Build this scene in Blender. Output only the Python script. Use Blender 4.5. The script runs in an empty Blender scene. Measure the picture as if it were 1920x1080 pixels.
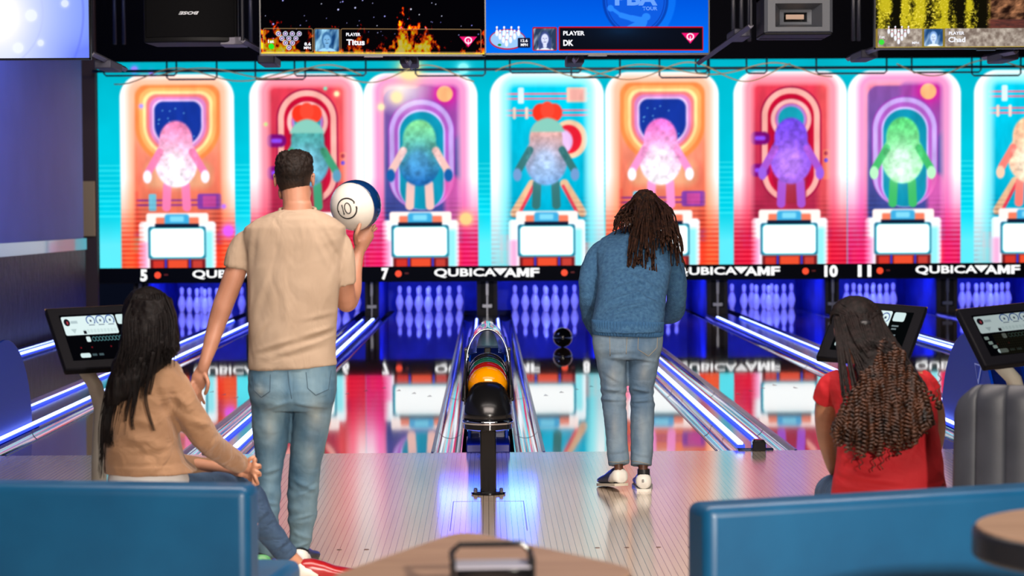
import bpy, bmesh, math, random
import numpy as np
from mathutils import Vector, Matrix, noise
random.seed(7)
SC = bpy.context.scene
COL = SC.collection

# ---------------------------------------------------------------- camera
F = 3916.0
yaw, pit, rho = math.radians(.683), math.radians(2.05), math.radians(.34)
CAM = Vector((0, -12.9, 1.48))
_r0 = Vector((math.cos(yaw), -math.sin(yaw), 0)); _h = Vector((math.sin(yaw), math.cos(yaw), 0))
FW = _h*math.cos(pit) - Vector((0, 0, 1))*math.sin(pit)
_u0 = _r0.cross(FW)
RT = _r0*math.cos(rho) - _u0*math.sin(rho)
UP = RT.cross(FW)
cd = bpy.data.cameras.new('camera'); cam = bpy.data.objects.new('camera', cd); COL.objects.link(cam)
cd.sensor_width = 36; cd.lens = F/1920*36; cd.clip_start = .1; cd.clip_end = 200
m = Matrix((RT, UP, -FW)).transposed().to_4x4(); m.translation = CAM
cam.matrix_world = m
cd.dof.use_dof = True; cd.dof.focus_distance = 11.0; cd.dof.aperture_fstop = 3.8
SC.camera = cam
# ---------------------------------------------------------------- view, world, big lights
SC.view_settings.view_transform = 'Standard'; SC.view_settings.look = 'None'
SC.view_settings.exposure = 0; SC.view_settings.gamma = 1; SC.view_settings.use_curve_mapping = False
W_ = bpy.data.worlds.new('world'); SC.world = W_; W_.use_nodes = True
W_.node_tree.nodes['Background'].inputs[0].default_value = (.02, .03, .08, 1)
W_.node_tree.nodes['Background'].inputs[1].default_value = .12

def area(name, loc, target, sx, sy, power, color, spread=180):
    l = bpy.data.lights.new(name, 'AREA'); l.shape = 'RECTANGLE'; l.size = sx; l.size_y = sy
    l.energy = power; l.color = color; l.spread = math.radians(spread)
    o = bpy.data.objects.new(name, l); COL.objects.link(o); o.location = loc
    d = (Vector(target)-Vector(loc)).normalized()
    o.rotation_euler = d.to_track_quat('-Z', 'Y').to_euler()
    return o
area('flash_key_light', (2.0, -13.7, 2.45), (.1, -3.6, .7), .2, .2, 185, (1, .90, .80), 100)  # unseen flash-like key, placed to give the chair's shadow; no track fixture
area('seating_soft_light', (-1.5, -12.5, 4.3), (0, -4.5, .6), 3.5, 1.2, 30, (1, .88, .78))
area('approach_ceiling_light', (.5, -5.6, 4.4), (.6, -3.0, 0), 4.2, 3.0, 450, (1, .86, .78))
area('added_cable_fill', (1.5, 11.5, 4.2), (1.5, 15.4, 3.4), 9, .3, 110, (1, .86, .7), 120)  # added fill to brighten the cables and brackets, no known fixture
area('added_speaker_fill', (.5, -4.0, 4.2), (.5, .8, 2.8), 5, .3, 45, (1, .92, .85), 120)  # added fill aimed up at the loudspeakers, no fixture there
area('wall_wash_light', (-3.6, 8.0, 4.3), (-5.4, 13.0, 1.6), 1.5, .5, 150, (.30, .42, 1))

# ---------------------------------------------------------------- helpers
def W(px, py, d):
    """point at distance d down the room whose picture is (px, py)"""
    v = FW + RT*((px-960)/F) + UP*((540-py)/F)
    return CAM + v*(d/v.y)
def S(d): return F/d
def lin(c):
    return tuple((x/12.92 if x <= .04045 else ((x+.055)/1.055)**2.4) for x in c)
def rgb(r, g, b): return lin((r/255, g/255, b/255))

def mat(name, col, rough=.5, metal=0., emit=None, es=1., spec=.5, ior=None, coat=0, trans=0, sheen=0, sss=0):
    mt = bpy.data.materials.new(name); mt.use_nodes = True
    b = mt.node_tree.nodes['Principled BSDF']
    b.inputs['Base Color'].default_value = (*col, 1); b.inputs['Roughness'].default_value = rough
    b.inputs['Metallic'].default_value = metal; b.inputs['Specular IOR Level'].default_value = spec
    if ior: b.inputs['IOR'].default_value = ior
    if coat: b.inputs['Coat Weight'].default_value = coat; b.inputs['Coat Roughness'].default_value = .05
    if trans: b.inputs['Transmission Weight'].default_value = trans
    if sheen: b.inputs['Sheen Weight'].default_value = sheen
    if emit:
        b.inputs['Emission Color'].default_value = (*emit, 1); b.inputs['Emission Strength'].default_value = es
    return mt
def N(mt, t, **kw):
    n = mt.node_tree.nodes.new(t)
    for k, v in kw.items(): setattr(n, k, v)
    return n
def L(mt, a, b): mt.node_tree.links.new(a, b)
def vary(mt, c1, c2, scale=(5, 5, 5), detail=4, lo=.35, hi=.65, bump=0, bscale=None, dist=.002):
    """procedural noise colour and bump in object coordinates"""
    b = mt.node_tree.nodes['Principled BSDF']
    tc = N(mt, 'ShaderNodeTexCoord'); mp = N(mt, 'ShaderNodeMapping'); mp.inputs['Scale'].default_value = scale
    L(mt, tc.outputs['Object'], mp.inputs['Vector'])
    nz = N(mt, 'ShaderNodeTexNoise'); nz.inputs['Detail'].default_value = detail; nz.inputs['Scale'].default_value = 1
    L(mt, mp.outputs[0], nz.inputs['Vector'])
    rp = N(mt, 'ShaderNodeValToRGB'); rp.color_ramp.elements[0].position = lo; rp.color_ramp.elements[1].position = hi
    rp.color_ramp.elements[0].color = (*c1, 1); rp.color_ramp.elements[1].color = (*c2, 1)
    L(mt, nz.outputs['Fac'], rp.inputs[0]); L(mt, rp.outputs[0], b.inputs['Base Color'])
    if bump:
        mp2 = N(mt, 'ShaderNodeMapping'); mp2.inputs['Scale'].default_value = bscale or scale
        L(mt, tc.outputs['Object'], mp2.inputs['Vector'])
        n2 = N(mt, 'ShaderNodeTexNoise'); n2.inputs['Scale'].default_value = 1; n2.inputs['Detail'].default_value = 2
        L(mt, mp2.outputs[0], n2.inputs['Vector'])
        bp = N(mt, 'ShaderNodeBump'); bp.inputs['Strength'].default_value = bump; bp.inputs['Distance'].default_value = dist
        L(mt, n2.outputs['Fac'], bp.inputs['Height']); L(mt, bp.outputs[0], b.inputs['Normal'])
    return mt

class MB:
    def __init__(s): s.v = []; s.f = []; s.mi = []
    def add(s, v, f, k=0):
        o = len(s.v); s.v += [tuple(x) for x in v]; s.f += [tuple(i+o for i in q) for q in f]; s.mi += [k]*len(f)
        return s
    def box(s, x0, x1, y0, y1, z0, z1, k=0, M=None):
        v = [Vector(p) for p in ((x0,y0,z0),(x1,y0,z0),(x1,y1,z0),(x0,y1,z0),(x0,y0,z1),(x1,y0,z1),(x1,y1,z1),(x0,y1,z1))]
        if M: v = [M @ p for p in v]
        return s.add(v, [(0,3,2,1),(4,5,6,7),(0,1,5,4),(1,2,6,5),(2,3,7,6),(3,0,4,7)], k)
    def loft(s, rings, k=0, cap=True, closed=False):
        n = len(rings[0]); v = [p for r in rings for p in r]; f = []
        m_ = len(rings)
        for i in range(m_ if closed else m_-1):
            a = i*n; b = ((i+1) % m_)*n
            for j in range(n):
                f.append((a+j, a+(j+1) % n, b+(j+1) % n, b+j))
        if cap and not closed:
            f.append(tuple(range(n))[::-1]); f.append(tuple((m_-1)*n+j for j in range(n)))
        return s.add(v, f, k)
    def tube(s, pts, rad, seg=10, k=0, cap=True, round_=False, side=None, closed=False):
        P = [Vector(p) for p in pts]; n = len(P)
        R = [rad]*n if isinstance(rad, (int, float)) else list(rad)
        R = [(r, r) if isinstance(r, (int, float)) else r for r in R]
        T = []
        for i in range(n):
            if closed: t = P[(i+1) % n]-P[i-1]
            else: t = P[min(i+1, n-1)]-P[max(i-1, 0)]
            T.append(t.normalized())
        sd = Vector(side) if side else (Vector((1, 0, 0)) if abs(T[0].x) < .8 else Vector((0, 0, 1)))
        rings = []
        for i in range(n):
            sd = (sd - T[i]*sd.dot(T[i])).normalized(); w = T[i].cross(sd)
            a, b = R[i]
            rings.append([P[i]+sd*(math.cos(q)*a)+w*(math.sin(q)*b) for q in (2*math.pi*j/seg for j in range(seg))])
            if i == 0: s0, w0 = sd.copy(), w
            if i == n-1: s1, w1 = sd.copy(), w
        if round_ and not closed:
            a, b = R[0]; pre = []
            for e in (.97, .75, .4):
                c = math.sqrt(1-e*e)
                pre.append([P[0]-T[0]*(e*min(a, b))+s0*(math.cos(q)*a*c)+w0*(math.sin(q)*b*c) for q in (2*math.pi*j/seg for j in range(seg))])
            a, b = R[-1]; post = []
            for e in (.4, .75, .97):
                c = math.sqrt(1-e*e)
                post.append([P[-1]+T[-1]*(e*min(a, b))+s1*(math.cos(q)*a*c)+w1*(math.sin(q)*b*c) for q in (2*math.pi*j/seg for j in range(seg))])
            rings = pre+rings+post
        return s.loft(rings, k, cap, closed)
    def lathe(s, prof, c=(0, 0, 0), seg=24, k=0, cap=True):
        c = Vector(c)
        return s.loft([[c+Vector((r*math.cos(a), r*math.sin(a), z)) for a in (2*math.pi*j/seg for j in range(seg))] for r, z in prof], k, cap)
    def ball(s, c, r, seg=20, k=0, M=None):
        c = Vector(c); rx, ry, rz = (r, r, r) if isinstance(r, (int, float)) else r
        rings = []
        n = max(6, seg//2)
        for i in range(n+1):
            th = -math.pi/2+math.pi*i/n; th = max(min(th, 1.5), -1.5)
            rings.append([Vector((rx*math.cos(th)*math.cos(a), ry*math.cos(th)*math.sin(a), rz*math.sin(th))) for a in (2*math.pi*j/seg for j in range(seg))])
        rings = [[(M @ p if M else p)+c for p in r_] for r_ in rings]
        return s.loft(rings, k)
    def prism(s, poly, fn, h0, h1, k=0):
        """poly of 2d points, fn(a, b, h) -> 3d"""
        n = len(poly); v = [fn(a, b, h0) for a, b in poly]+[fn(a, b, h1) for a, b in poly]
        f = [tuple(range(n))[::-1], tuple(range(n, 2*n))]+[(i, (i+1) % n, (i+1) % n+n, i+n) for i in range(n)]
        return s.add(v, f, k)
    def build(s, name, mats, parent=None, smooth=False, bevel=0, bseg=2, loc=None, fix=True):
        me = bpy.data.meshes.new(name); me.from_pydata([tuple(p) for p in s.v], [], s.f)
        ms = mats if isinstance(mats, (list, tuple)) else [mats]
        for q in ms: me.materials.append(q)
        if len(ms) > 1: me.polygons.foreach_set('material_index', s.mi)
        if fix:
            bm = bmesh.new(); bm.from_mesh(me); bmesh.ops.recalc_face_normals(bm, faces=bm.faces); bm.to_mesh(me); bm.free()
        if smooth: me.polygons.foreach_set('use_smooth', [True]*len(me.polygons))
        o = bpy.data.objects.new(name, me); COL.objects.link(o)
        if parent: o.parent = parent
        if loc is not None: o.location = loc
        if bevel:
            md = o.modifiers.new('bevel', 'BEVEL'); md.width = bevel; md.segments = bseg; md.limit_method = 'ANGLE'
            md.harden_normals = False
            if smooth is False: me.polygons.foreach_set('use_smooth', [True]*len(me.polygons)); me_smooth(o)
        elif smooth == 'auto': me_smooth(o)
        me.update()
        return o
def me_smooth(o, ang=40):
    me = o.data
    bm = bmesh.new(); bm.from_mesh(me)
    for e in bm.edges:
        if len(e.link_faces) == 2 and e.calc_face_angle(0) > math.radians(ang): e.smooth = False
    bm.to_mesh(me); bm.free()

def tag(o, label, cat, group=None, kind=None):
    o['label'] = label; o['category'] = cat
    if group: o['group'] = group
    if kind: o['kind'] = kind
    return o
def struct(o): o['kind'] = 'structure'; return o
def empty(name, loc=(0, 0, 0), rz=0):
    o = bpy.data.objects.new(name, None); COL.objects.link(o); o.location = loc; o.rotation_euler = (0, 0, rz); o.empty_display_size = .1
    return o
def copy_tree(o, parent=None):
    c = o.copy(); COL.objects.link(c)
    if parent: c.parent = parent
    for ch in list(o.children): copy_tree(ch, c)
    return c

def text(name, body, w, h, mt, parent, loc, bold=.0, depth=.002, rot=None, shear=0):
    """lettering fitted to w x h metres, lower-left corner at loc, facing -Y"""
    c = bpy.data.curves.new(name, 'FONT'); c.body = body; c.offset = bold; c.extrude = 0; c.shear = shear; c.resolution_u = 3
    t = bpy.data.objects.new(name, c); COL.objects.link(t)
    dg = bpy.context.evaluated_depsgraph_get(); me = bpy.data.meshes.new_from_object(t.evaluated_get(dg))
    COL.objects.unlink(t); bpy.data.objects.remove(t)
    co = np.zeros(len(me.vertices)*3); me.vertices.foreach_get('co', co); co = co.reshape(-1, 3)
    lo = co.min(0); hi = co.max(0)
    q = np.zeros_like(co)
    q[:, 0] = (co[:, 0]-lo[0])/(hi[0]-lo[0])*w; q[:, 2] = (co[:, 1]-lo[1])/(hi[1]-lo[1])*h
    me.vertices.foreach_set('co', q.ravel()); me.materials.clear(); me.materials.append(mt); me.name = name
    o = bpy.data.objects.new(name, me); COL.objects.link(o)
    if parent: o.parent = parent
    o.location = loc
    if rot: o.rotation_euler = rot
    return o

# ------------------------------------------------------- picture painting for screens (sRGB arrays)
def rr(U, V, x0, x1, y0, y1, r):
    cx, cy, hx, hy = (x0+x1)/2, (y0+y1)/2, (x1-x0)/2-r, (y1-y0)/2-r
    dx = np.abs(U-cx)-hx; dy = np.abs(V-cy)-hy
    return np.hypot(np.maximum(dx, 0), np.maximum(dy, 0))+np.minimum(np.maximum(dx, dy), 0)-r
def el(U, V, cx, cy, rx, ry): return (np.hypot((U-cx)/rx, (V-cy)/ry)-1)*min(rx, ry)
def seg(U, V, x0, y0, x1, y1, w):
    dx, dy = x1-x0, y1-y0; t = np.clip(((U-x0)*dx+(V-y0)*dy)/(dx*dx+dy*dy), 0, 1)
    return np.hypot(U-x0-t*dx, V-y0-t*dy)-w
def over(C, sd, col, soft=1.5, a=1.):
    k = np.clip(.5-sd/soft, 0, 1)[..., None]*a
    if not isinstance(col, np.ndarray): col = np.array(col)/255.
    C[:] = C*(1-k)+col*k
def glow(C, sd, col, fall, a=1.):
    k = (np.exp(-np.maximum(sd, 0)/fall)*a)[..., None]
    C[:] = C*(1-k)+np.array(col)/255.*k
def lerp(a, b, t): return np.array(a)/255.*(1-t[..., None])+np.array(b)/255.*t[..., None]
def fbm(U, V, s, seed=0, octv=3):
    rs = np.random.RandomState(seed); out = np.zeros(U.shape); amp = 1; tot = 0
    for o in range(octv):
        G = rs.rand(64, 64); u = U/s*(2**o)+7.3*o; v = V/s*(2**o)+3.1*o
        iu = np.floor(u).astype(int); iv = np.floor(v).astype(int); fu = u-iu; fv = v-iv
        fu = fu*fu*(3-2*fu); fv = fv*fv*(3-2*fv)
        g = lambda a, b: G[a % 64, b % 64]
        out += amp*((g(iu, iv)*(1-fu)+g(iu+1, iv)*fu)*(1-fv)+(g(iu, iv+1)*(1-fu)+g(iu+1, iv+1)*fu)*fv); tot += amp; amp *= .5
    return out/tot
def screen_mat(name, st):
    mt = bpy.data.materials.new(name); mt.use_nodes = True; nt = mt.node_tree
    nt.nodes.remove(nt.nodes['Principled BSDF'])
    a = N(mt, 'ShaderNodeAttribute'); a.attribute_name = 'picture'
    e = N(mt, 'ShaderNodeEmission'); e.inputs[1].default_value = st
    L(mt, a.outputs['Color'], e.inputs[0]); L(mt, e.outputs[0], nt.nodes['Material Output'].inputs[0])
    return mt
def screen_grid(name, xs, zs, fn, mt, parent, loc=(0, 0, 0)):
    """grid in XZ facing -Y, colour from fn(X, Z) -> sRGB array"""
    X, Z = np.meshgrid(xs, zs); H, Wd = X.shape
    C = np.clip(fn(X, Z), 0, 1); Cl = np.where(C <= .04045, C/12.92, ((C+.055)/1.055)**2.4)
    me = bpy.data.meshes.new(name); nv = H*Wd
    me.vertices.add(nv); co = np.stack([X, np.zeros_like(X), Z], -1).reshape(-1, 3).astype(np.float32)
    me.vertices.foreach_set('co', co.ravel())
    i = (np.arange(H-1)[:, None]*Wd+np.arange(Wd-1)[None]).ravel()
    q = np.stack([i, i+1, i+Wd+1, i+Wd], -1).astype(np.int32); nf = len(q)
    me.loops.add(nf*4); me.loops.foreach_set('vertex_index', q.ravel())
    me.polygons.add(nf); me.polygons.foreach_set('loop_start', np.arange(0, nf*4, 4, dtype=np.int32))
    me.update(calc_edges=True)
    at = me.color_attributes.new('picture', 'FLOAT_COLOR', 'POINT')
    at.data.foreach_set('color', np.concatenate([Cl, np.ones((H, Wd, 1))], -1).astype(np.float32).ravel())
    me.materials.append(mt)
    o = bpy.data.objects.new(name, me); COL.objects.link(o)
    if parent: o.parent = parent
    o.location = loc
    return o

# ------------------------------------------------------- common materials
M_black = mat('black_plastic', (.008, .008, .01), .4, spec=.3)
M_blackgloss = mat('glossy_black', (.006, .006, .007), .12, coat=.5)
M_blackmat = mat('matt_black', (.006, .006, .009), .8)
M_steel = mat('brushed_steel', (.35, .36, .4), .3, .9)
M_galv = mat('grey_metal', (.22, .22, .28), .4, .6)
M_chrome = mat('chrome', (.75, .76, .8), .06, 1)
M_white_glow = mat('lit_white', (0, 0, 0), .5, emit=(1, 1, 1), es=1.15)
M_red_glow = mat('lit_red', (0, 0, 0), .5, emit=(1, .07, .02), es=1.1)
M_dimred = mat('dim_red', (0, 0, 0), .5, emit=(.1, .005, .005), es=1)
M_paper = mat('cream_paint', rgb(180, 150, 100), .7)
# ======================================================= SETTING
PITCH = 3.33
LANES = {5: -4.2125, 6: -2.4475, 7: -.8825, 8: .8825, 9: 2.4475, 10: 4.2125, 11: 5.7775, 12: 7.5425}
WIDE = {'lanes 5 and 6': -3.33, 'lanes 7 and 8': 0., 'lanes 9 and 10': 3.33, 'lanes 11 and 12': 6.66}
NARROW = {'lane 5 and the side wall': -4.995, 'lanes 6 and 7': -1.665, 'lanes 8 and 9': 1.665, 'lanes 10 and 11': 4.995, 'lane 12 and the next lane': 8.325}

# approach floor
fl = mat('approach_maple', rgb(224, 200, 176), .17, coat=.7, ior=1.55)
b = fl.node_tree.nodes['Principled BSDF']
b.inputs['Coat Roughness'].default_value = .15; b.inputs['Coat IOR'].default_value = 1.85
tc = N(fl, 'ShaderNodeTexCoord'); sp = N(fl, 'ShaderNodeSeparateXYZ'); L(fl, tc.outputs['Object'], sp.inputs[0])
d1 = N(fl, 'ShaderNodeMath', operation='DIVIDE'); d1.inputs[1].default_value = .0275; L(fl, sp.outputs[0], d1.inputs[0])
fr = N(fl, 'ShaderNodeMath', operation='FRACT'); L(fl, d1.outputs[0], fr.inputs[0])
lt = N(fl, 'ShaderNodeMath', operation='LESS_THAN'); lt.inputs[1].default_value = .085; L(fl, fr.outputs[0], lt.inputs[0])
flo = N(fl, 'ShaderNodeMath', operation='FLOOR'); L(fl, d1.outputs[0], flo.inputs[0])
wn = N(fl, 'ShaderNodeTexWhiteNoise', noise_dimensions='1D'); L(fl, flo.outputs[0], wn.inputs['W'])
mp = N(fl, 'ShaderNodeMapping'); mp.inputs['Scale'].default_value = (30, 1.2, 1); L(fl, tc.outputs['Object'], mp.inputs[0])
nz = N(fl, 'ShaderNodeTexNoise'); nz.inputs['Scale'].default_value = 1; nz.inputs['Detail'].default_value = 5; L(fl, mp.outputs[0], nz.inputs['Vector'])
rp = N(fl, 'ShaderNodeValToRGB'); rp.color_ramp.elements[0].color = (*rgb(222, 198, 174), 1); rp.color_ramp.elements[1].color = (*rgb(242, 224, 204), 1)
mx0 = N(fl, 'ShaderNodeMath', operation='MULTIPLY_ADD'); mx0.inputs[1].default_value = .18; L(fl, wn.outputs[0], mx0.inputs[0]); L(fl, nz.outputs[0], mx0.inputs[2])
L(fl, mx0.outputs[0], rp.inputs[0])
mx = N(fl, 'ShaderNodeMix', data_type='RGBA'); L(fl, lt.outputs[0], mx.inputs[0]); L(fl, rp.outputs[0], mx.inputs[6]); mx.inputs[7].default_value = (.12, .08, .065, 1)
L(fl, mx.outputs[2], b.inputs['Base Color'])
o = MB().box(-6.2, 10.5, -16.5, 0, -.12, 0).build('floor', fl); struct(o)
sub = MB().box(-6.2, 10.5, 0, 21, -.2, -.12).build('floor', M_blackmat); struct(sub)
# marks in the approach: dots and access hatch
dm = mat('dot_wood', rgb(96, 62, 44), .3)
for px, py in [(690, 1022), (640, 1025), (585, 1027), (1115, 1022), (1172, 1021), (1228, 1020), (1285, 1019), (1324, 1018)]:
    p = W(px, py, 1.48/((py-400)/F)); X = round(p.x, 2)
    tag(MB().lathe([(.011, 0), (.011, .0012)], (X, -3.72, 0), 12).build('approach_dot', dm), 'small dark guide dot let into the approach boards, %d cm %s of the ball rack' % (abs(round(X*100)), 'left' if X < 0 else 'right'), 'floor marking', 'guide dots across the approach')
mb = MB()
for x0, x1, y0, y1 in ((-.182, -.178, -3.2, -2.2), (.178, .182, -3.2, -2.2), (-.182, .182, -2.204, -2.2)): mb.box(x0, x1, y0, y1, 0, .0008)
tag(mb.build('access_hatch', dm), 'outline of a rectangular access hatch in the approach behind the rack post', 'floor hatch')

# lanes
lm = mat('oiled_lane', rgb(120, 84, 56), .045, ior=2.0, coat=.8)
vary(lm, rgb(96, 66, 46), rgb(132, 96, 66), (40, .7, 1), 4, .3, .7, bump=.04, bscale=(6, .8, 1), dist=.01)
lm.node_tree.nodes['Principled BSDF'].inputs['Coat Roughness'].default_value = .03
arrow = mat('arrow_wood', rgb(60, 36, 24), .1)
for n, cx in LANES.items():
    lane = MB().box(cx-.527, cx+.527, 0, 19.9, -.09, 0).build('bowling_lane', lm)
    tag(lane, 'glossy oiled bowling lane %d, %s' % (n, {5: 'against the left side wall', 6: 'left of the standing man', 7: 'left of the central ball return', 8: 'in front of the man in the blue sweater', 9: 'right of the man in the blue sweater', 10: 'beyond the woman in red', 11: 'beyond the right scoring console', 12: 'farthest to the right'}[n]), 'bowling lane', 'bowling lanes')
    for i in range(-3, 4):
        x = cx+i*.137; y = 4.9-abs(i)*.28
        MB().add([(x-.02, y-.08, .0006), (x+.02, y-.08, .0006), (x, y+.08, .0006)], [(0, 1, 2)]).build('aiming_arrow', arrow, lane)

M_gut = mat('gutter_plastic', (.42, .45, .58), .06, .95)
M_gedge = mat('gutter_edge_blue', (.0, .02, .22), .2)
vary(M_gut, (.5, .53, .64), (.68, .7, .8), (3, .5, 3), 2, bump=.09, bscale=(14, .30, 14), dist=.03)
M_cap = mat('capping_blue', (.02, .04, .12), .15, .3)
M_led = mat('led_core', (0, 0, 0), emit=(.45, .56, 1), es=3.6)
M_ledblue = mat('led_blue_edge', (0, 0, 0), emit=(.02, .06, 1), es=1.6)
def gutter_mb(x0, x1):
    mb = MB(); n = 14; prof = []
    cx, w = (x0+x1)/2, (x1-x0)/2
    for i in range(n+1):
        a = math.pi*i/n; prof.append((cx-w*.93*math.cos(a), -.075*math.sin(a)-.006))
    prof = [(x0, -.006)]+prof+[(x1, -.006)]
    v = []; f = []
    for (x, z) in prof: v += [(x, .01, z), (x, 17.2, z)]
    m_ = len(prof)
    for i in range(m_-1): f.append((2*i, 2*i+2, 2*i+3, 2*i+1))
    for (x, z) in prof: v += [(x, .01, z-.004), (x, 17.2, z-.004)]
    for i in range(m_-1): f.append((2*m_+2*i, 2*m_+2*i+1, 2*m_+2*i+3, 2*m_+2*i+2))
    for i in range(m_-1): f.append((2*i, 2*m_+2*i, 2*m_+2*i+2, 2*i+2))
    mb.add(v, f)
    for y in (1.55, 4.6, 7.6, 10.6):   # seams between gutter sections
        for i in range(m_-1):
            a, c_ = prof[i], prof[i+1]
            mb.add([(a[0], y, a[1]+.0015), (c_[0], y, c_[1]+.0015), (c_[0], y+.02, c_[1]+.0015), (a[0], y+.02, a[1]+.0015)], [(0, 1, 2, 3)], 1)
    return mb
M_seam = mat('seam_dark', (.03, .03, .05), .4)
def divider(key, cx, hw, cap, o1, o2, w1, w2, gap_label):
    """o1/o2: offsets of the two light strips, w1/w2 their widths"""
    r = empty('lane_divider', (cx, 0, 0)); tag(r, gap_label, 'gutter divider', 'gutter dividers between the lanes')
    gutter_mb(-hw, -cap).build('gutter', [M_gut, M_seam], r, smooth='auto', fix=False); gutter_mb(cap, hw).build('gutter', [M_gut, M_seam], r, smooth='auto', fix=False)
    MB().box(-cap, cap, 1.82 if cap > .15 else .02, 17.2, -.11, .012).build('capping', M_cap, r, bevel=.008)
    ys = 5.5 if cx == 0 else .06
    for s_ in (-1, 1): MB().box(s_*(hw-.009)-.007, s_*(hw-.009)+.007, .01, 17.2, -.03, .004).build('gutter_edge', M_gedge, r)
    for o_, w in ((o1, w1), (o2, w2)):
        MB().box(o_-w/2, o_+w/2, ys, 15.8, .03, .03+w*.45).build('light_strip', M_led, r, bevel=.003)
        MB().box(o_-w/2-.010, o_+w/2+.010, ys-.01, 15.8, .012, .03).build('strip_housing', M_ledblue, r)
    e = MB().box(-.004, .004, -.0, .01, -.11, .012)
    return r
for k, cx in NARROW.items():
    s = 1 if cx < 0 else -1
    r = divider(k, cx, .2555, .11, s*.092, -s*.05, .034, .014, 'pair of shiny gutters with lit blue strips between %s' % k)
for k, cx in WIDE.items():
    s = 1 if cx < 0 else -1
    offs = (.145, -.145) if cx == 0 else (s*.162, -s*.158)
    divider(k, cx, .3555, .165, offs[0], offs[1], .03 if cx else .02, .02, 'wide gutter divider carrying the ball return between %s' % k)
# black sensor boxes at the foul line
for k, cx in (('lanes 8 and 9', 1.665), ('lanes 6 and 7', -1.665)):
    mb = MB(); prof = [(-.042, 0), (.042, 0), (.042, .055), (.03, .072), (-.03, .072), (-.042, .055)]
    mb.prism(prof, lambda a, b_, h: (cx+a+.01, h, b_), -.06, .02)
    tag(mb.build('foul_sensor', M_blackgloss, bevel=.006), 'small black foul sensor box at the end of the divider between %s' % k, 'sensor', 'foul sensors')

# pinsetter bay
M_bay = mat('bay_blue', (.02, .05, .5), .5)
vary(M_bay, (.015, .03, .35), (.03, .07, .6), (3, 3, 3))
M_baydark = mat('bay_dark', (.012, .013, .03), .6)
M_kick = mat('kickback_grey', (.12, .11, .11), .6, spec=.2)
M_slot = mat('slot_dark', (.01, .01, .012), .6)
struct(MB().box(-5.36, 9, 20.3, 20.4, -.1, 1.6).build('wall_back', M_bay))
struct(MB().box(-5.36, 9, 19.9, 20.3, -.12, -.06).build('trim_1', M_baydark))
for k, cx in list(NARROW.items())+list(WIDE.items()):
    hw = .10 if k in NARROW else .15
    r = empty('kickback', (cx, 0, 0)); tag(r, 'grey machine post beside the pin deck between %s' % k, 'machine post', 'kickbacks between the pin decks')
    MB().box(-hw, -hw+.03, 17.3, 20.2, -.06, 1.2).build('side_board', M_bay, r)
    MB().box(hw-.03, hw, 17.3, 20.2, -.06, 1.2).build('side_board', M_bay, r)
    MB().box(-hw, hw, 17.24, 17.3, -.06, 1.2).build('post', M_kick, r, bevel=.004)
    MB().box(-hw*.62, -hw*.22, 17.225, 17.245, .1, 1.1).box(hw*.22, hw*.62, 17.225, 17.245, .1, 1.1).build('slot', M_slot, r)
    MB().box(-.02, .02, 17.2, 17.24, .3, .5).box(-.07, .07, 17.2, 17.24, .12, .17).box(-.012, .012, 17.21, 17.24, -.05, .3).build('linkage', M_steel, r, bevel=.003)
# deck frames above the pins and violet lamps
for n, cx in LANES.items():
    l = area('pin_deck_light', (cx, 17.5, .88), (cx, 19.3, .1), 1.1, .12, 34, (.08, .12, 1))
    mb = MB().box(cx-.70, cx+.70, 18.3, 19.6, 1.2, 1.25)
    tag(mb.build('pin_deck_hood', M_baydark), 'dark setting table hanging over the pins of lane %d' % n, 'machine', 'setting tables above the pins')

# pins
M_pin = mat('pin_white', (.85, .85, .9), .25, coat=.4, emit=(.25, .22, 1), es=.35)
M_pinred = mat('pin_stripe', (.35, .03, .2), .3)
prof = [(.026, 0), (.033, .02), (.043, .055), (.0575, .1), (.0605, .115), (.058, .15), (.048, .19), (.034, .225), (.0255, .25), (.0235, .262), (.0255, .285), (.0305, .315), (.0323, .335), (.030, .355), (.022, .372), (.008, .3805)]
pp = empty('bowling_pin'); MB().lathe(prof, seg=20).build('pin_body', M_pin, pp, smooth=True)
mb = MB()
for z in (.243, .262): mb.lathe([(.0275, z), (.0275, z+.007)], seg=20)
mb.build('neck_stripe', M_pinred, pp, smooth=True)
first = True
for n, cx in LANES.items():
    for row in range(4):
        for i in range(row+1):
            o = pp if first else copy_tree(pp); first = False
            o.location = (cx+(i-row/2)*.3048, 18.29+row*.264, 0)
            where = ['the head pin', 'the second row', 'the third row', 'the back row'][row]
            pos = '' if row == 0 else ', %s' % [['left', 'right'], ['left', 'middle', 'right'], ['far left', 'inner left', 'inner right', 'far right']][row-1][i]
            tag(o, 'white bowling pin on lane %d, %s%s' % (n, where, pos), 'bowling pin', 'bowling pins on the decks')
# rolling ball
tag(MB().ball(W(1055, 634, 23.0)*1 if False else (( W(1055, 634, 23.0).x), 10.1, .1085), .1085, 32).build('bowling_ball', M_blackgloss, smooth=True), 'black bowling ball rolling down lane 8', 'bowling ball')

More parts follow.
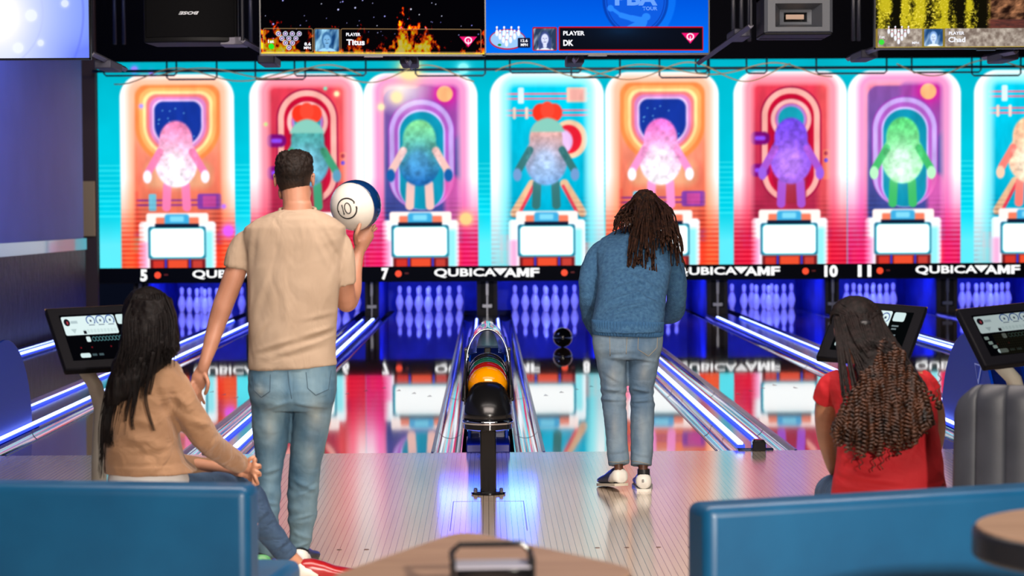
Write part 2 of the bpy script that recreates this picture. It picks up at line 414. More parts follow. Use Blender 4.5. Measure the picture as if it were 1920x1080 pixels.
# left side wall
wp = mat('slate_wall_paint', rgb(120, 118, 165), .6); vary(wp, rgb(96, 106, 176), rgb(104, 114, 186), (1, 1, 1))
ws = mat('dark_stone_panel', rgb(52, 44, 52), .5)
vary(ws, rgb(9, 10, 18), rgb(52, 42, 54), (8, 8, 3), 8, .38, .72, bump=.6, bscale=(20, 20, 9), dist=.02)
struct(MB().box(-5.60, -5.40, -16.5, 15.15, 1.18, 4.6).build('wall_left', wp))
struct(MB().box(-5.60, -5.38, -16.5, 15.15, -.12, 1.03).build('wall_left', ws))
tr = mat('ledge_screen_lit', rgb(120, 190, 200), .28, coat=.5)  # teal puts the cyan light of the video wall into the colour
struct(MB().box(-5.62, -5.36, -16.5, 15.15, 1.03, 1.18).build('trim_2', tr))
struct(MB().box(-5.9, -5.32, 15.7, 15.8, -.12, 4.6).build('wall_left', [mat('brown_end_wall', rgb(70, 48, 40), .7)]))
tag(MB().box(-5.55, -5.34, 15.64, 15.69, 1.2, 1.95).build('cream_panel', M_paper, bevel=.005), 'narrow cream panel at the far end of the left wall beside the video wall', 'panel')
# ceiling, bulkhead
bk = mat('black_bulkhead', (.003, .003, .005), .9, spec=.05)
struct(MB().box(-6.2, 10.5, -16.5, 21, 4.6, 4.75).build('ceiling', bk))
struct(MB().box(-6.2, 10.5, 15.86, 16.2, 3.585, 4.6).build('wall_back', bk))
M_cond = mat('conduit_dark', (.02, .02, .03), .5, .3)
for i, px in enumerate((215, 232, 420, 470, 1375, 1390, 1405, 1600, 1610)):
    x = W(px, 60, 26).x
    tag(MB().tube([(x, 13.1, 3.6), (x, 13.1, 4.6)], .02, 8).build('conduit', M_cond, smooth=True), 'faint dark vertical conduit hanging before the black bulkhead, number %s from the left' % ['one', 'two', 'three', 'four', 'five', 'six', 'seven', 'eight', 'nine'][i], 'pipe', 'dark conduits')

# ======================================================= VIDEO WALL
SX = 135.7
WALLC = {}
def peg(C, U, V, x, top, bot, low, w=38):
    """a plain rounded figure-shaped game piece, no features"""
    t = np.clip((V-230)/110, 0, 1); col = lerp(top, bot, t)
    over(C, seg(U, V, x-w*.45, 345, x-w*.5, 385, 8), low, 3); over(C, seg(U, V, x+w*.45, 345, x+w*.5, 385, 8), low, 3)
    over(C, el(U, V, x, 300, w*1.05, 48), col, 4); over(C, el(U, V, x, 262, w*.82, 38), col, 4)
    for s_ in (-1, 1):
        over(C, seg(U, V, x+s_*w*.8, 282, x+s_*w*1.35, 318, 7), low, 3); over(C, el(U, V, x+s_*w*1.42, 328, 8, 12), bot, 3)
    glow(C, el(U, V, x-3, 308, w*.45, 22), [min(255, c+60) for c in bot], 10, .55)
def pedestal(C, U, V, x, accent):
    over(C, rr(U, V, x-88, x+92, 455, 497, 8), (255, 60, 50), 6, .6)
    over(C, rr(U, V, x-88, x-60, 440, 470, 4), accent, 3, .7)
    over(C, rr(U, V, x-72, x+72, 412, 500, 7), (240, 250, 255), 3)
    over(C, rr(U, V, x-74, x-56, 450, 500, 5), (255, 150, 200), 8, .8)
    over(C, rr(U, V, x+50, x+66, 430, 500, 5), (120, 225, 235), 8, .8)
    pts = rr(U, V, x-58, x+58, 396, 418, 5); over(C, pts, (255, 235, 230), 3)
    over(C, rr(U, V, x-40, x+40, 404, 424, 3), (235, 120, 90), 3)
    over(C, rr(U, V, x-24, x+22, 398, 424, 6), (60, 165, 215), 4); over(C, rr(U, V, x-14, x+12, 402, 412, 3), (140, 220, 240), 4, .8)
    over(C, rr(U, V, x-55, x+53, 421, 482, 5), (45, 110, 140), 3)
    over(C, rr(U, V, x-42, x+40, 416, 426, 1), (15, 25, 50), 3)
    over(C, rr(U, V, x-51.5, x+50.5, 423.5, 480, 8), (40, 200, 215), 3); over(C, rr(U, V, x-50, x+49, 425, 478.5, 7), (252, 255, 255), 2)
    over(C, rr(U, V, x-52, x+52, 482, 500, 1), (110, 25, 30), 3)
    over(C, rr(U, V, x-18, x+18, 484, 500, 2), (225, 75, 45), 3); over(C, rr(U, V, x-46, x-26, 485, 500, 2), (200, 50, 40), 3)
    over(C, rr(U, V, x+28, x+46, 485, 500, 2), (190, 60, 50), 3); over(C, rr(U, V, x-24, x-21, 482, 500, 0), (30, 60, 200), 2); over(C, rr(U, V, x+21, x+24, 482, 500, 0), (30, 60, 200), 2)
def panel(C, U, V, x0, kind, tint, inner):
    P = np.zeros_like(C)
    t = np.clip((V-140)/340, 0, 1)
    P[:] = lerp(inner[0], inner[1], t)
    c = x0+108
    if kind == 'A':
        over(P, rr(U, V, x0+30, x0+182, 330, 520, 20), (226, 120, 90), 20, .6)
        over(P, rr(U, V, x0+44, x0+172, 300, 350, 20), (222, 160, 120), 14, .8)
        def shield(g):
            return np.where(V > 232, el(U, V, c, 232, 80-g, 76-g), rr(U, V, c-80+g, c+80-g, 155+g*.9, 420, 26-g*.25))
        for g, col in ((0, (244, 134, 70)), (8, (246, 172, 100)), (15, (255, 222, 150)), (21, (240, 120, 120)), (27, (214, 130, 196)), (33, (246, 214, 255)), (36, (20, 50, 150))):
            over(P, shield(g), col, 4)
        rs = np.random.RandomState(3)
        for _ in range(14):
            over(P, el(U, V, c-38+76*rs.rand(), 190+70*rs.rand(), 1.2, 1.2), (110, 190, 240), 2, .8)
        for y in (372, 381): over(P, seg(U, V, x0+30, y, x0+185, y, 2), (150, 60, 130), 2)
        over(P, rr(U, V, x0+143, x0+188, 360, 389, 5), (130, 60, 160), 3); over(P, rr(U, V, x0+153, x0+178, 364, 385, 2), (190, 70, 150), 3)
        over(P, rr(U, V, x0+52, x0+66, 360, 392, 3), (110, 190, 215), 3)
        over(P, rr(U, V, x0+25, x0+32, 355, 500, 2), (220, 60, 60), 5, .5)
    if kind == 'B':
        over(P, rr(U, V, x0+30, x0+184, 150, 540, 24), lerp((226, 60, 80), (150, 30, 70), t), 5)
        over(P, rr(U, V, x0+158, x0+186, 150, 540, 14), (235, 90, 90), 14, .7)
        for x1, y1, y2, col in ((50, 165, 384, (150, 10, 60)), (53, 168, 381, (244, 170, 160)), (64, 179, 371, (190, 12, 50)), (72, 187, 366, (168, 8, 44))):
            over(P, rr(U, V, x0+x1, x0+217-x1-2, y1, y2, 107-x1-.5), col, 3)
        for g, col in ((38, (240, 178, 176)), (30, (208, 60, 100)), (29, (170, 120, 200)), (24, (20, 150, 170))):
            over(P, el(U, V, c, 227, g, g), col, 3)
        for y in (262, 322):
            over(P, rr(U, V, x0+30, x0+68, y-12, y+12, 11), (120, 10, 110), 4); over(P, rr(U, V, x0+40, x0+60, y-4, y+4, 4), (140, 70, 240), 4)
        over(P, rr(U, V, x0+168, x0+181, 284, 340, 3), (232, 110, 90), 3); over(P, el(U, V, x0+174, 291, 4, 4), (160, 40, 60), 2); over(P, el(U, V, x0+174, 304, 4, 4), (90, 60, 200), 2)
        over(P, rr(U, V, x0+82, x0+136, 335, 385, 8), (160, 40, 60), 5)
    if kind == 'C':
        over(P, rr(U, V, x0+24, x0+184, 148, 560, 22), lerp((240, 130, 160), (190, 60, 130), t), 5)
        over(P, rr(U, V, x0+37, x0+184, 165, 560, 22), lerp((140, 80, 160), (30, 70, 140), t), 4)
        over(P, rr(U, V, x0+100, x0+184, 148, 260, 22), (146, 72, 158), 10)
        glow(P, el(U, V, x0+152, 175, 17, 17), (205, 30, 150), 12, .9)
        over(P, el(U, V, x0+152, 176, 15, 15), (246, 176, 120), 3)
        for x1, y1, col in ((46, 184, (150, 60, 170)), (48, 187, (192, 160, 230)), (57, 196, (170, 90, 190)), (64, 205, (206, 190, 250)), (67, 209, (14, 140, 170))):
            over(P, rr(U, V, x0+x1, x0+216-x1, y1, 392, 107-x1), col, 3)
        over(P, rr(U, V, x0+150, x0+184, 330, 500, 16), (230, 90, 170), 10, .8)
    if kind == 'D':
        over(P, rr(U, V, x0+28, x0+186, 152, 560, 24), lerp((0, 205, 235), (0, 150, 185), t), 4)
        for y in (177, 186, 208, 217): over(P, seg(U, V, x0+28, y, x0+186, y, 1.6), (230, 110, 140), 2)
        over(P, rr(U, V, x0+143, x0+182, 165, 193, 3), (230, 190, 170), 3); over(P, rr(U, V, x0+149, x0+176, 169, 189, 1), (236, 170, 160), 3)
        over(P, rr(U, V, x0+52, x0+63, 165, 195, 3), (205, 235, 250), 2)
        for xx in (42, 65): over(P, rr(U, V, x0+xx, x0+xx+6, 202, 224, 3), (230, 205, 190), 2)
        over(P, el(U, V, x0+148, 262, 34, 36), (232, 196, 160), 3); over(P, el(U, V, x0+146, 262, 25, 27), (225, 30, 50), 3); over(P, el(U, V, x0+136, 266, 18, 22), (230, 190, 240), 4)
        for sgn in (-1, 1):
            over(P, seg(U, V, c+sgn*30, 345, c+sgn*64, 400, 8), (226, 180, 140), 3); over(P, seg(U, V, c+sgn*28, 350, c+sgn*52, 396, 3), (225, 60, 80), 3)
    # dark scan stripes low down
    st = .5+.5*np.sin(V/8.6*2*np.pi)
    k = np.clip((V-365)/60, 0, 1)*st*.62*np.clip((np.abs(U-c)-20)/60, 0, 1)
    P *= (1-k[..., None]*np.array([.75, 1, .9]))
    cols = {'A': ((255, 235, 250), (255, 170, 190), (235, 120, 160), None), 'B': ((130, 90, 220), (120, 70, 210), (150, 80, 210), None),
            'C': ((150, 235, 160), (190, 250, 190), (70, 190, 110), None), 'D': ((250, 205, 175), (255, 215, 190), (245, 150, 130), None)}[kind]
    variant = x0 in (228, 470, 683, 920)
    if variant:
        cols = {'A': ((240, 130, 180), (255, 240, 255), (240, 120, 170)), 'B': ((70, 160, 150), (90, 150, 180), (60, 150, 110)), 'C': ((130, 220, 150), (20, 90, 160), (240, 190, 180)), 'D': ((245, 170, 150), (110, 150, 200), (50, 110, 110))}[kind]
    else:
        cols = {'A': ((240, 110, 200), (255, 245, 255), (240, 140, 200)), 'B': ((110, 70, 220), (150, 90, 220), (160, 80, 200)), 'C': ((90, 210, 120), (180, 250, 190), (60, 180, 100)), 'D': ((250, 190, 150), (255, 200, 170), (250, 120, 110))}[kind]
    P *= (.90+.20*fbm(U, V*.35, 13, ord(kind), 3))[..., None]
    for s_ in (-1, 1):                                       # props piled at the foot of the pod
        over(P, rr(U, V, c+s_*78-22, c+s_*78+22, 470, 500, 6), (255, 90, 40) if kind in 'AC' else (250, 40, 60) if kind == 'B' else (0, 150, 170), 6, .7)
        over(P, rr(U, V, c+s_*84-14, c+s_*84+14, 430, 456, 8), {'A': (120, 60, 160), 'B': (60, 20, 110), 'C': (30, 160, 130), 'D': (10, 90, 120)}[kind], 6, .6)
    peg(P, U, V, c-(4 if kind != 'B' else 0), *cols)
    bs = fbm(U, V, 9, 40+ord(kind), 3); m_ = np.clip(.5-np.minimum(el(U, V, c-3, 300, 39, 48), el(U, V, c-3, 262, 30, 38))/4, 0, 1)
    P *= (1+m_*(bs-.5)*.5)[..., None]
    if variant and kind in 'BD':
        over(P, el(U, V, c-14, 212, 15, 17), (235, 50, 30), 3); over(P, el(U, V, c+12, 212, 15, 17), (240, 60, 40), 3); over(P, el(U, V, c-1, 207, 13, 16), (250, 70, 50), 3)
        over(P, np.maximum(el(U, V, c-1, 262, 34, 40), V-248), (130, 195, 180), 4)
    pedestal(P, U, V, c-3, {'A': (120, 210, 160), 'B': (90, 60, 200), 'C': (60, 220, 160), 'D': (235, 40, 60)}[kind])
    # frame with glow
    inn = rr(U, V, x0+(20 if kind == 'A' else 26), x0+(194 if kind == 'A' else 188), 150, 640, 22)
    tf = np.clip((V-330)/165, 0, 1)
    edge = lerp((255, 250, 250), tint, tf*.85 if kind != 'D' else tf*.15)
    g = np.clip(1-(-inn)/(9 if kind == 'A' else 16), 0, 1); g = np.where(inn > 0, 1, g)
    if kind == 'C': g = np.maximum(g, np.clip(1-np.hypot((U-x0-70)/70, (V-165)/55), 0, 1)*.9*(x0 == 683))
    g = (g*(1-.35*tf))[..., None]
    P = P*(1-g)+edge*g
    tg = np.clip(1-np.abs(inn)/14, 0, 1)*.5
    P = P*(1-tg[..., None])+np.array(tint)/255.*tg[..., None]
    if kind != 'D':
        k = np.clip((V-385)/60, 0, 1)*(.35+.65*st)*np.clip((np.abs(U-c)-62)/14, 0, 1)*.8
        dk = np.array({'A': (225, 50, 25), 'B': (190, 0, 35), 'C': (200, 0, 60)}[kind])/255.
        P = P*(1-k[..., None])+dk*k[..., None]
    over(C, rr(U, V, x0, x0+213, 137, 640, 44), P, 3)
def wall_picture(X, Z):
    U = 912+X*SX; V = 400-(Z-1.48)*SX
    C = np.zeros(U.shape+(3,))
    t = np.clip((V-110)/400, 0, 1); C[:] = lerp((0, 170, 190), (0, 215, 238), t)
    C *= (.93+.12*fbm(U, V, 70, 5))[..., None]
    st = (np.sin(V/9.5*2*np.pi) > .5)*(V > 300)*(V < 410)
    C += st[..., None]*np.array([.12, .06, .04])
    gl = np.clip((V-395)/60, 0, 1)*.35; C = C*(1-gl[..., None])+gl[..., None]
    types = [('A', (250, 130, 70), ((255, 190, 150), (220, 60, 50))), ('B', (255, 40, 80), ((255, 110, 130), (200, 40, 60))),
             ('C', (255, 45, 150), ((255, 140, 180), (190, 40, 110))), ('D', (60, 225, 240), ((0, 205, 230), (0, 170, 200)))]
    x0s = [228, 470, 683, 920, 1135, 1376, 1590, 1828, 2042]
    for i, x0 in enumerate(x0s):
        k, tint, inner = types[i % 4]
        m_ = (U[0] > x0-30) & (U[0] < x0+245)
        if m_.any():
            s_ = np.where(m_)[0]; a, b_ = s_[0], s_[-1]+1
            sub_ = C[:, a:b_].copy(); panel(sub_, U[:, a:b_], V[:, a:b_], x0, k, tint, inner); C[:, a:b_] = sub_
    # confetti of light
    for x, y, r, col in ((256, 128, 8, (160, 120, 255)), (288, 134, 6, (150, 120, 255)), (268, 196, 5, (170, 150, 255)), (428, 430, 14, (220, 90, 255)), (420, 384, 5, (180, 110, 255)), (873, 410, 16, (255, 215, 130)), (745, 182, 14, (255, 230, 170)), (716, 200, 8, (255, 235, 180)), (633, 175, 6, (250, 250, 190)), (612, 165, 4, (120, 230, 190)), (500, 231, 4, (190, 230, 140)), (770, 130, 28, (255, 225, 150)), (870, 129, 14, (150, 250, 250))):
        glow(C, el(U, V, x, y, r*.6, r*.6), col, r*.35, .9)
    
    return C
vw = empty('video_wall', (0, 16.0, 0))
tag(vw, 'huge bright video wall of colourful pods on pedestals above the pin decks', 'video wall')
M_wall = screen_mat('video_wall_emission', 1.22)
screen_grid('lit_screen', np.arange(-5.34, 9.0, .0105), np.arange(.755, 3.60, .0105), wall_picture, M_wall, vw, (0, -.02, 0))
MB().box(-5.37, 9.02, 0, .12, .54, 3.64).build('screen_housing', M_blackmat, vw)
# sign band under the picture
sb = MB().box(-5.36, 9.02, -.06, 0, .555, .75).build('sign_band', mat('sign_band_black', (.004, .005, .008), .7, spec=.05), vw)
def wx(u): return (u-912)/SX
def wz(v): return 1.48-(v-400)/SX
zb, zt = .60, .715
for c in (458, 910, 1362, 1814):
    text('logo_lettering', 'QUBICA', 116/SX, .128, M_white_glow, sb, (wx(c-97), -.064, .594), .022)
    text('logo_lettering', 'A', 24/SX, .122, M_white_glow, sb, (wx(c+34), -.064, .60), .03)
    mm = [(0, 0), (0, 1), (.3, 1), (.5, .5), (.7, 1), (1, 1), (1, 0), (.74, 0), (.74, .55), (.58, .12), (.42, .12), (.26, .55), (.26, 0)]
    MB().prism(mm, lambda a, b_, h: (wx(c+58)+a*23/SX, h, .60+b_*.122), -.066, -.064).build('logo_lettering', M_white_glow, sb)
    text('logo_lettering', 'F', 17/SX, .122, M_white_glow, sb, (wx(c+83), -.064, .60), .03)
    mb = MB().add([(wx(c+14), -.066, .720), (wx(c+40), -.066, .720), (wx(c+27), -.066, .625)], [(0, 1, 2)]); mb.build('logo_triangle', M_white_glow, sb)
    mb = MB().tube([(wx(c+26.5)+.02*math.cos(a), -.068, .686+.02*math.sin(a)) for a in np.linspace(0, 2*math.pi, 16, endpoint=False)], .003, 5, closed=True); mb.build('logo_ring', mat('logo_grey', (.2, .2, .3), .5), sb)
for tx, u, right in (('5', 270, 0), ('6', 646, 1), ('7', 721, 0), ('8', 1098, 1), ('9', 1172, 0), ('10', 1558, 1), ('11', 1621, 0), ('12', 2008, 1)):
    wdt = 13 if len(tx) == 1 else 25
    text('lane_number', tx, wdt/SX, .165, M_white_glow, sb, (wx(u-wdt/2), -.064, .572), .045)
for c in (296, 746, 1057, 1198, 1510, 1650, 1962, 607):
    MB().loft([[(wx(c)+.045*math.cos(a), y, .655+.045*math.sin(a)) for a in np.linspace(0, 2*math.pi, 20, endpoint=False)] for y in (-.062, -.068)]).build('foul_light', M_red_glow, sb)
    MB().box(wx(c+12), wx(c+19), -.064, -.06, .65, .67).build('small_light', M_dimred, sb)

# pipe rails with cables in front of the screen
M_pipe = mat('dark_pipe', (.01, .03, .06), .4, .2)
rail = empty('pipe_rail', (0, 15.4, 0)); tag(rail, 'thin dark pipe rail running along the top of the video wall', 'pipe rail')
def zz(v): return 1.48-(v-400)/(F/28.3)
def xx(u): return (u-912)/(F/28.3)
MB().tube([(-5.3, 0, zz(131)), (9, 0, zz(131))], .02, 8).build('main_pipe', M_pipe, rail, smooth=True)
for a, b_, lo in ((200, 335, 143), (317, 410, 150), (482, 575, 150), (555, 688, 143), (781, 911, 143), (957, 1090, 137), (1072, 1163, 146), (1237, 1330, 146), (1305, 1327, 138), (1400, 1438, 138), (1531, 1663, 138), (1710, 1840, 136), (1823, 1915, 142)):
    lo = lo+(xx((a+b_)/2)*SX)*.0058
    top = zz(112)
    pts = [(xx(a), 0, top), (xx(a), 0, zz(lo-4)), (xx(a+4), 0, zz(lo)), (xx(b_-4), 0, zz(lo)), (xx(b_), 0, zz(lo-4)), (xx(b_), 0, top)]
    MB().tube(pts, .013, 6).build('pipe_loop', M_pipe, rail, smooth=True)
M_cable = mat('tan_cable', rgb(180, 160, 110), .5)
mbs = []
def cable(a, b_, base, amp, ph, y, lab):
    pts = []
    for i in range(49):
        t = i/48; u = a+(b_-a)*t
        v = base+amp*math.cos(2*math.pi*(u-ph)/226.)+3*math.sin(u*.037)
        pts.append((xx(u), y, zz(v)))
    tag(MB().tube(pts, .009, 5).build('hanging_cable', M_cable, smooth=True), lab, 'cable', 'tan cables looped along the pipe rail')
cable(220, 890, 140, 14, 460, 15.34, 'tan cable drooping in loops across the left half of the pipe rail')
cable(300, 680, 136, 12, 270, 15.30, 'second tan cable crossing the pipe rail above the standing man')
cable(930, 1560, 134, 12, 1100, 15.34, 'tan cable drooping in loops across the middle of the pipe rail')
cable(1080, 1480, 138, 16, 1170, 15.30, 'second tan cable crossing the pipe rail above the man in blue')
cable(1680, 2010, 132, 13, 1750, 15.34, 'tan cable looped over the right end of the pipe rail')
# ======================================================= OVERHEAD SCREENS
def hud_circle(C, U, V, x, y, r):
    over(C, el(U, V, x, y, r, r), (235, 240, 255), 1); over(C, el(U, V, x, y, r*.72, r*.72), (60, 50, 110), 1); over(C, el(U, V, x, y, r*.4, r*.4), (235, 200, 240), 1)
def hud_pin(C, U, V, x, y, s=1.):
    over(C, el(U, V, x, y, 3.1*s, 6.*s), (235, 238, 250), 1); over(C, seg(U, V, x, y-10*s, x, y-4*s, 1.2*s), (240, 240, 255), 1)
    over(C, el(U, V, x, y-10.5*s, 1.9*s, 2.2*s), (245, 245, 255), 1); over(C, seg(U, V, x-1.3*s, y-7*s, x+1.3*s, y-7*s, .5*s), (220, 40, 60), 1)
def qlogo(C, U, V, x, y, w=16.5, h=20):
    d = np.maximum(np.abs(U-x)-w*(1-(V-y)/h), np.maximum(y-V, V-y-h))
    over(C, d, (235, 20, 110), 1.2)
    over(C, np.abs(el(U, V, x, y+7, 6, 5.5))-1.1, (255, 235, 245), 1); over(C, seg(U, V, x, y+7, x, y+15, .8), (255, 235, 245), 1)
def portrait(C, U, V, x0, x1, y0, y1, bgc, face, hair, seed):
    m_ = rr(U, V, x0, x1, y0, y1, 2); P = np.zeros_like(C); n = fbm(U, V*.6+U*.8, 13, seed)
    P[:] = lerp(bgc[0], bgc[1], np.clip((n-.3)*2.2, 0, 1)); cx = (x0+x1)/2; h = y1-y0
    over(P, el(U, V, cx, y1+4, h*.44, h*.26), [min(255, c+40) for c in face], 2); over(P, el(U, V, cx, y0+h*.46, h*.23, h*.34), hair, 2)
    if seed == 6: over(P, rr(U, V, cx-h*.3, cx+h*.3, y0+h*.4, y1, 4), hair, 3); over(P, el(U, V, cx, y1+4, h*.3, h*.2), (235, 240, 255), 2)
    over(P, seg(U, V, cx, y0+h*.6, cx, y0+h*.82, h*.09), face, 2); over(P, el(U, V, cx, y0+h*.50, h*.17, h*.25), face, 2)
    dk = [c*.55 for c in face]
    for q in (-1, 1): over(P, el(U, V, cx+q*h*.07, y0+h*.46, h*.035, h*.018), dk, 1)
    over(P, el(U, V, cx, y0+h*.63, h*.07, h*.02), dk, 1); over(P, seg(U, V, cx, y0+h*.48, cx-1, y0+h*.55, .5), dk, 1, .6)
    over(C, m_, P, 1)
def pic_titus(X, Z, S_=None):
    U = 492+(X+.714)*292; V = 104-(Z-.012)*292
    C = np.zeros(U.shape+(3,)); C[:] = (.012, .01, .02)
    rs = np.random.RandomState(11)
    for _ in range(130):
        x, y = 492+417*rs.rand(), -120+200*rs.rand(); r = .6+1.1*rs.rand()**3; b_ = .5+.5*rs.rand()
        over(C, el(U, V, x, y, r, r), (200*b_+40, 215*b_+30, 255), 1.2)
    n = fbm(U*1.5, V+0*U, 9, 4, 4); hgt = fbm(U, V*0, 26, 9, 2)
    fl_ = np.clip((n*.9+hgt*.9-.72)*2.0-(104-V)/62., 0, 1)
    fire = np.stack([np.clip(fl_*3.2, 0, 1), np.clip(fl_*1.9-.25, 0, 1)*.9, np.clip(fl_*1.2-.75, 0, 1)], -1)
    C[:] = np.maximum(C, fire)
    over(C, 101.5-V, (235, 205, 70), 1.5, .9)
    for x0, x1 in ((496.5, 587.5), (590.5, 637), (640, 902)):
        inside = rr(U, V, x0, x1, 57.5, 100.5, 3)
        over(C, inside, (8, 4, 6), 1, .30); over(C, np.abs(inside)-.5, (190, 150, 100), 1.2)
    for r_, n_ in enumerate((4, 3, 2, 1)):
        for i in range(n_): hud_circle(C, U, V, 543.5+(i-(n_-1)/2)*12.8, 67+r_*8.5, 4.6)
    over(C, el(U, V, 511, 90.5, 5.3, 5.3), (40, 220, 40), 1)
    portrait(C, U, V, 592, 636, 58.5, 99.5, ((20, 60, 110), (170, 225, 250)), (120, 175, 220), (60, 110, 160), 2)
    qlogo(C, U, V, 878, 71)
    return C
def pic_dk(X, Z):
    U = 912+(X+.714)*292; V = 104-(Z-.012)*292
    C = np.zeros(U.shape+(3,)); t = np.clip((V+40)/150, 0, 1); C[:] = lerp((0, 70, 200), (0, 112, 245), t)
    over(C, np.maximum(el(U, V, 1150, 0, 118, 110), -el(U, V, 1120, -5, 105, 105)), (20, 130, 250), 3, .5)
    over(C, el(U, V, 1192, 6, 62, 66), (8, 55, 160), 2, .8); over(C, el(U, V, 1192, 6, 57, 62), (14, 88, 215), 2); over(C, np.abs(el(U, V, 1192, 6, 54, 59))-.8, (10, 60, 170), 1)
    c = (40, 130, 245)
    over(C, el(U, V, 1212, 37, 8, 7), c, 2)                       # bowler silhouette
    for q in ((1205, 44, 1186, 40, 6), (1186, 40, 1165, 34, 5), (1165, 34, 1148, 22, 3), (1205, 46, 1200, 58, 9), (1196, 50, 1180, 58, 5)): over(C, seg(U, V, *q), c, 2)
    over(C, el(U, V, 1145, 21, 6, 6), c, 2)
    over(C, el(U, V, 952, 79, 34, 19), (190, 20, 40), 1.2); over(C, el(U, V, 952, 78.5, 32, 17), (150, 195, 250), 1.2)
    for r_, n_ in enumerate((4, 3, 2, 1)):
        for i in range(n_): hud_pin(C, U, V, 952.5+(i-(n_-1)/2)*13.5-r_*.8, 67+r_*6.5)
    over(C, el(U, V, 937, 89, 3.4, 2.2), (20, 140, 60), 1)
    over(C, rr(U, V, 971, 994.5, 76, 94.5, 2), (20, 30, 60), 1)
    over(C, rr(U, V, 998.5, 1044.5, 56, 100, 3), (190, 15, 30), 1); portrait(C, U, V, 1000.5, 1043, 58.5, 98.5, ((40, 60, 90), (235, 245, 255)), (215, 220, 255), (60, 75, 130), 6)
    over(C, rr(U, V, 1047.5, 1319.5, 55, 100, 2), (190, 15, 30), 1); over(C, rr(U, V, 1049.5, 1317.5, 57.5, 97.5, 1), (10, 12, 22), 1)
    glow(C, el(U, V, 1165, 62, 12, 4)+np.where(rr(U, V, 1050, 1317, 58, 97, 1) > 0, 999, 0), (15, 45, 80), 14, .6)
    qlogo(C, U, V, 1295, 67)
    return C
def pic_chad(X, Z):
    U = 1641+(X+.714)*292; V = 95-(Z-.012)*292
    n = fbm(U*1.6, V*.8, 16, 21, 4); n2 = fbm(U*2, V*2, 5, 3, 2); tr_ = fbm(U, V*.12, 15, 8, 1)
    k = np.clip((n*.5+n2*.35+tr_*.9-.72)*3.2, 0, 1)
    C = lerp((16, 14, 6), (190, 175, 30), k); k2 = np.clip((n2-.62)*4, 0, 1)*k; C = C*(1-k2[..., None])+np.array((245, 225, 90))/255.*k2[..., None]
    rk = np.clip((U-1848)/10, 0, 1)[..., None]; m2 = fbm(U*.8+V*.5, V, 12, 31, 4); R = lerp((30, 16, 12), (190, 130, 90), np.clip((m2-.35)*2.2, 0, 1))
    C[:] = C*(1-rk)+R*rk
    wtr = np.clip((V-42)/3, 0, 1)[..., None]*rk; C[:] = C*(1-wtr)+lerp((60, 40, 40), (120, 60, 50), fbm(U, V*4, 10, 3))*wtr
    bar = lerp((120, 105, 95), (190, 178, 165), np.clip((fbm(U, V, 7, 12, 3)-.25)*1.8, 0, 1))
    over(C, 60-V, (200, 170, 60), 1); over(C, 60-V, (40, 30, 20), 1, .4)
    over(C, rr(U, V, 1645, 1728, 60, 94, 2), bar, 1); over(C, rr(U, V, 1771, 2060, 60, 94, 2), bar, 1); over(C, 94.5-V, (225, 190, 60), 1)
    for r_, n_ in enumerate((4, 3, 2, 1)):
        for i in range(n_): hud_pin(C, U, V, 1684+(i-(n_-1)/2)*12.3, 65+r_*6.4, .8)
    over(C, el(U, V, 1652, 85, 5.2, 5.2), (60, 215, 60), 1)
    portrait(C, U, V, 1732, 1767, 61, 93, ((30, 70, 120), (190, 215, 240)), (205, 225, 255), (120, 160, 215), 14)
    return C
def pic_bubbles(X, Z):
    U = 165+(X-.714)*292; V = 107-(Z-.012)*292
    C = lerp((205, 215, 255), (125, 150, 245), np.clip((U-20)/145, 0, 1))
    glow(C, el(U, V, -10, 30, 40, 40), (255, 250, 250), 30, .9)
    over(C, np.abs(el(U, V, -10, 22, 165, 190))-1.2, (95, 110, 225), 5, .7); over(C, np.abs(el(U, V, -30, 22, 110, 110))-1, (180, 190, 250), 4, .8)
    glow(C, el(U, V, 165, 110, 30, 20), (90, 110, 240), 20, .6)
    for x, y, r in ((121, 6, 6), (75, 79, 5), (33, 88, 9), (58, 28, 10), (20, 40, 14)): glow(C, el(U, V, x, y, r, r), (240, 245, 255), 2, .7)
    return C
M_scr = screen_mat('monitor_emission', 1.15)
M_bezel = mat('screen_bezel', (.01, .01, .012), .3)
def tv(px, yw, pic, label, y=.5, zb=2.49, w=1.428):
    d = y-CAM.y; x = W(px, 100, d).x
    r = empty('overhead_screen', (x, y, zb), yw); tag(r, label, 'screen', 'overhead screens')
    zs = np.concatenate([np.arange(.012, .40, .0032), np.arange(.40, .81, .02)])
    screen_grid('display', np.arange(-w/2, w/2+.001, .0033), zs, pic, M_scr, r, (0, -.003, 0))
    MB().box(-w/2-.009, w/2+.009, 0, .045, 0, .83).build('housing', M_bezel, r, bevel=.004)
    MB().box(-w/2-.009, w/2+.009, -.006, 0, 0, .011).box(-w/2-.009, -w/2, -.006, 0, 0, .83).box(w/2, w/2+.009, -.006, 0, 0, .83).box(-w/2-.009, w/2+.009, -.006, 0, .82, .83).build('bezel', M_bezel, r)
    MB().box(-.06, .06, -.004, .04, -.008, 0).build('sensor_bar', M_bezel, r)
    MB().tube([(-.3, .06, .5), (-.3, .06, 2.1)], .02, 8).tube([(.3, .06, .5), (.3, .06, 2.1)], .02, 8).build('hanger', M_cond, r)
    return r
def ui(x, y, px0, zb_): return ((x-px0)/292-.714, -.008, (zb_-y)/292+.012)
t1 = tv(700.5, math.radians(6), pic_titus, 'overhead screen with starry black picture, flames and the player Titus')
M_txt = mat('screen_text', (0, 0, 0), emit=(.85, .87, .95), es=1.1)
def ttx(t, px0, zb_, body, x, y, w, h, bold=.02): text('screen_lettering', body, w/292, h/292, M_txt, t, ui(x, y, px0, zb_), bold)
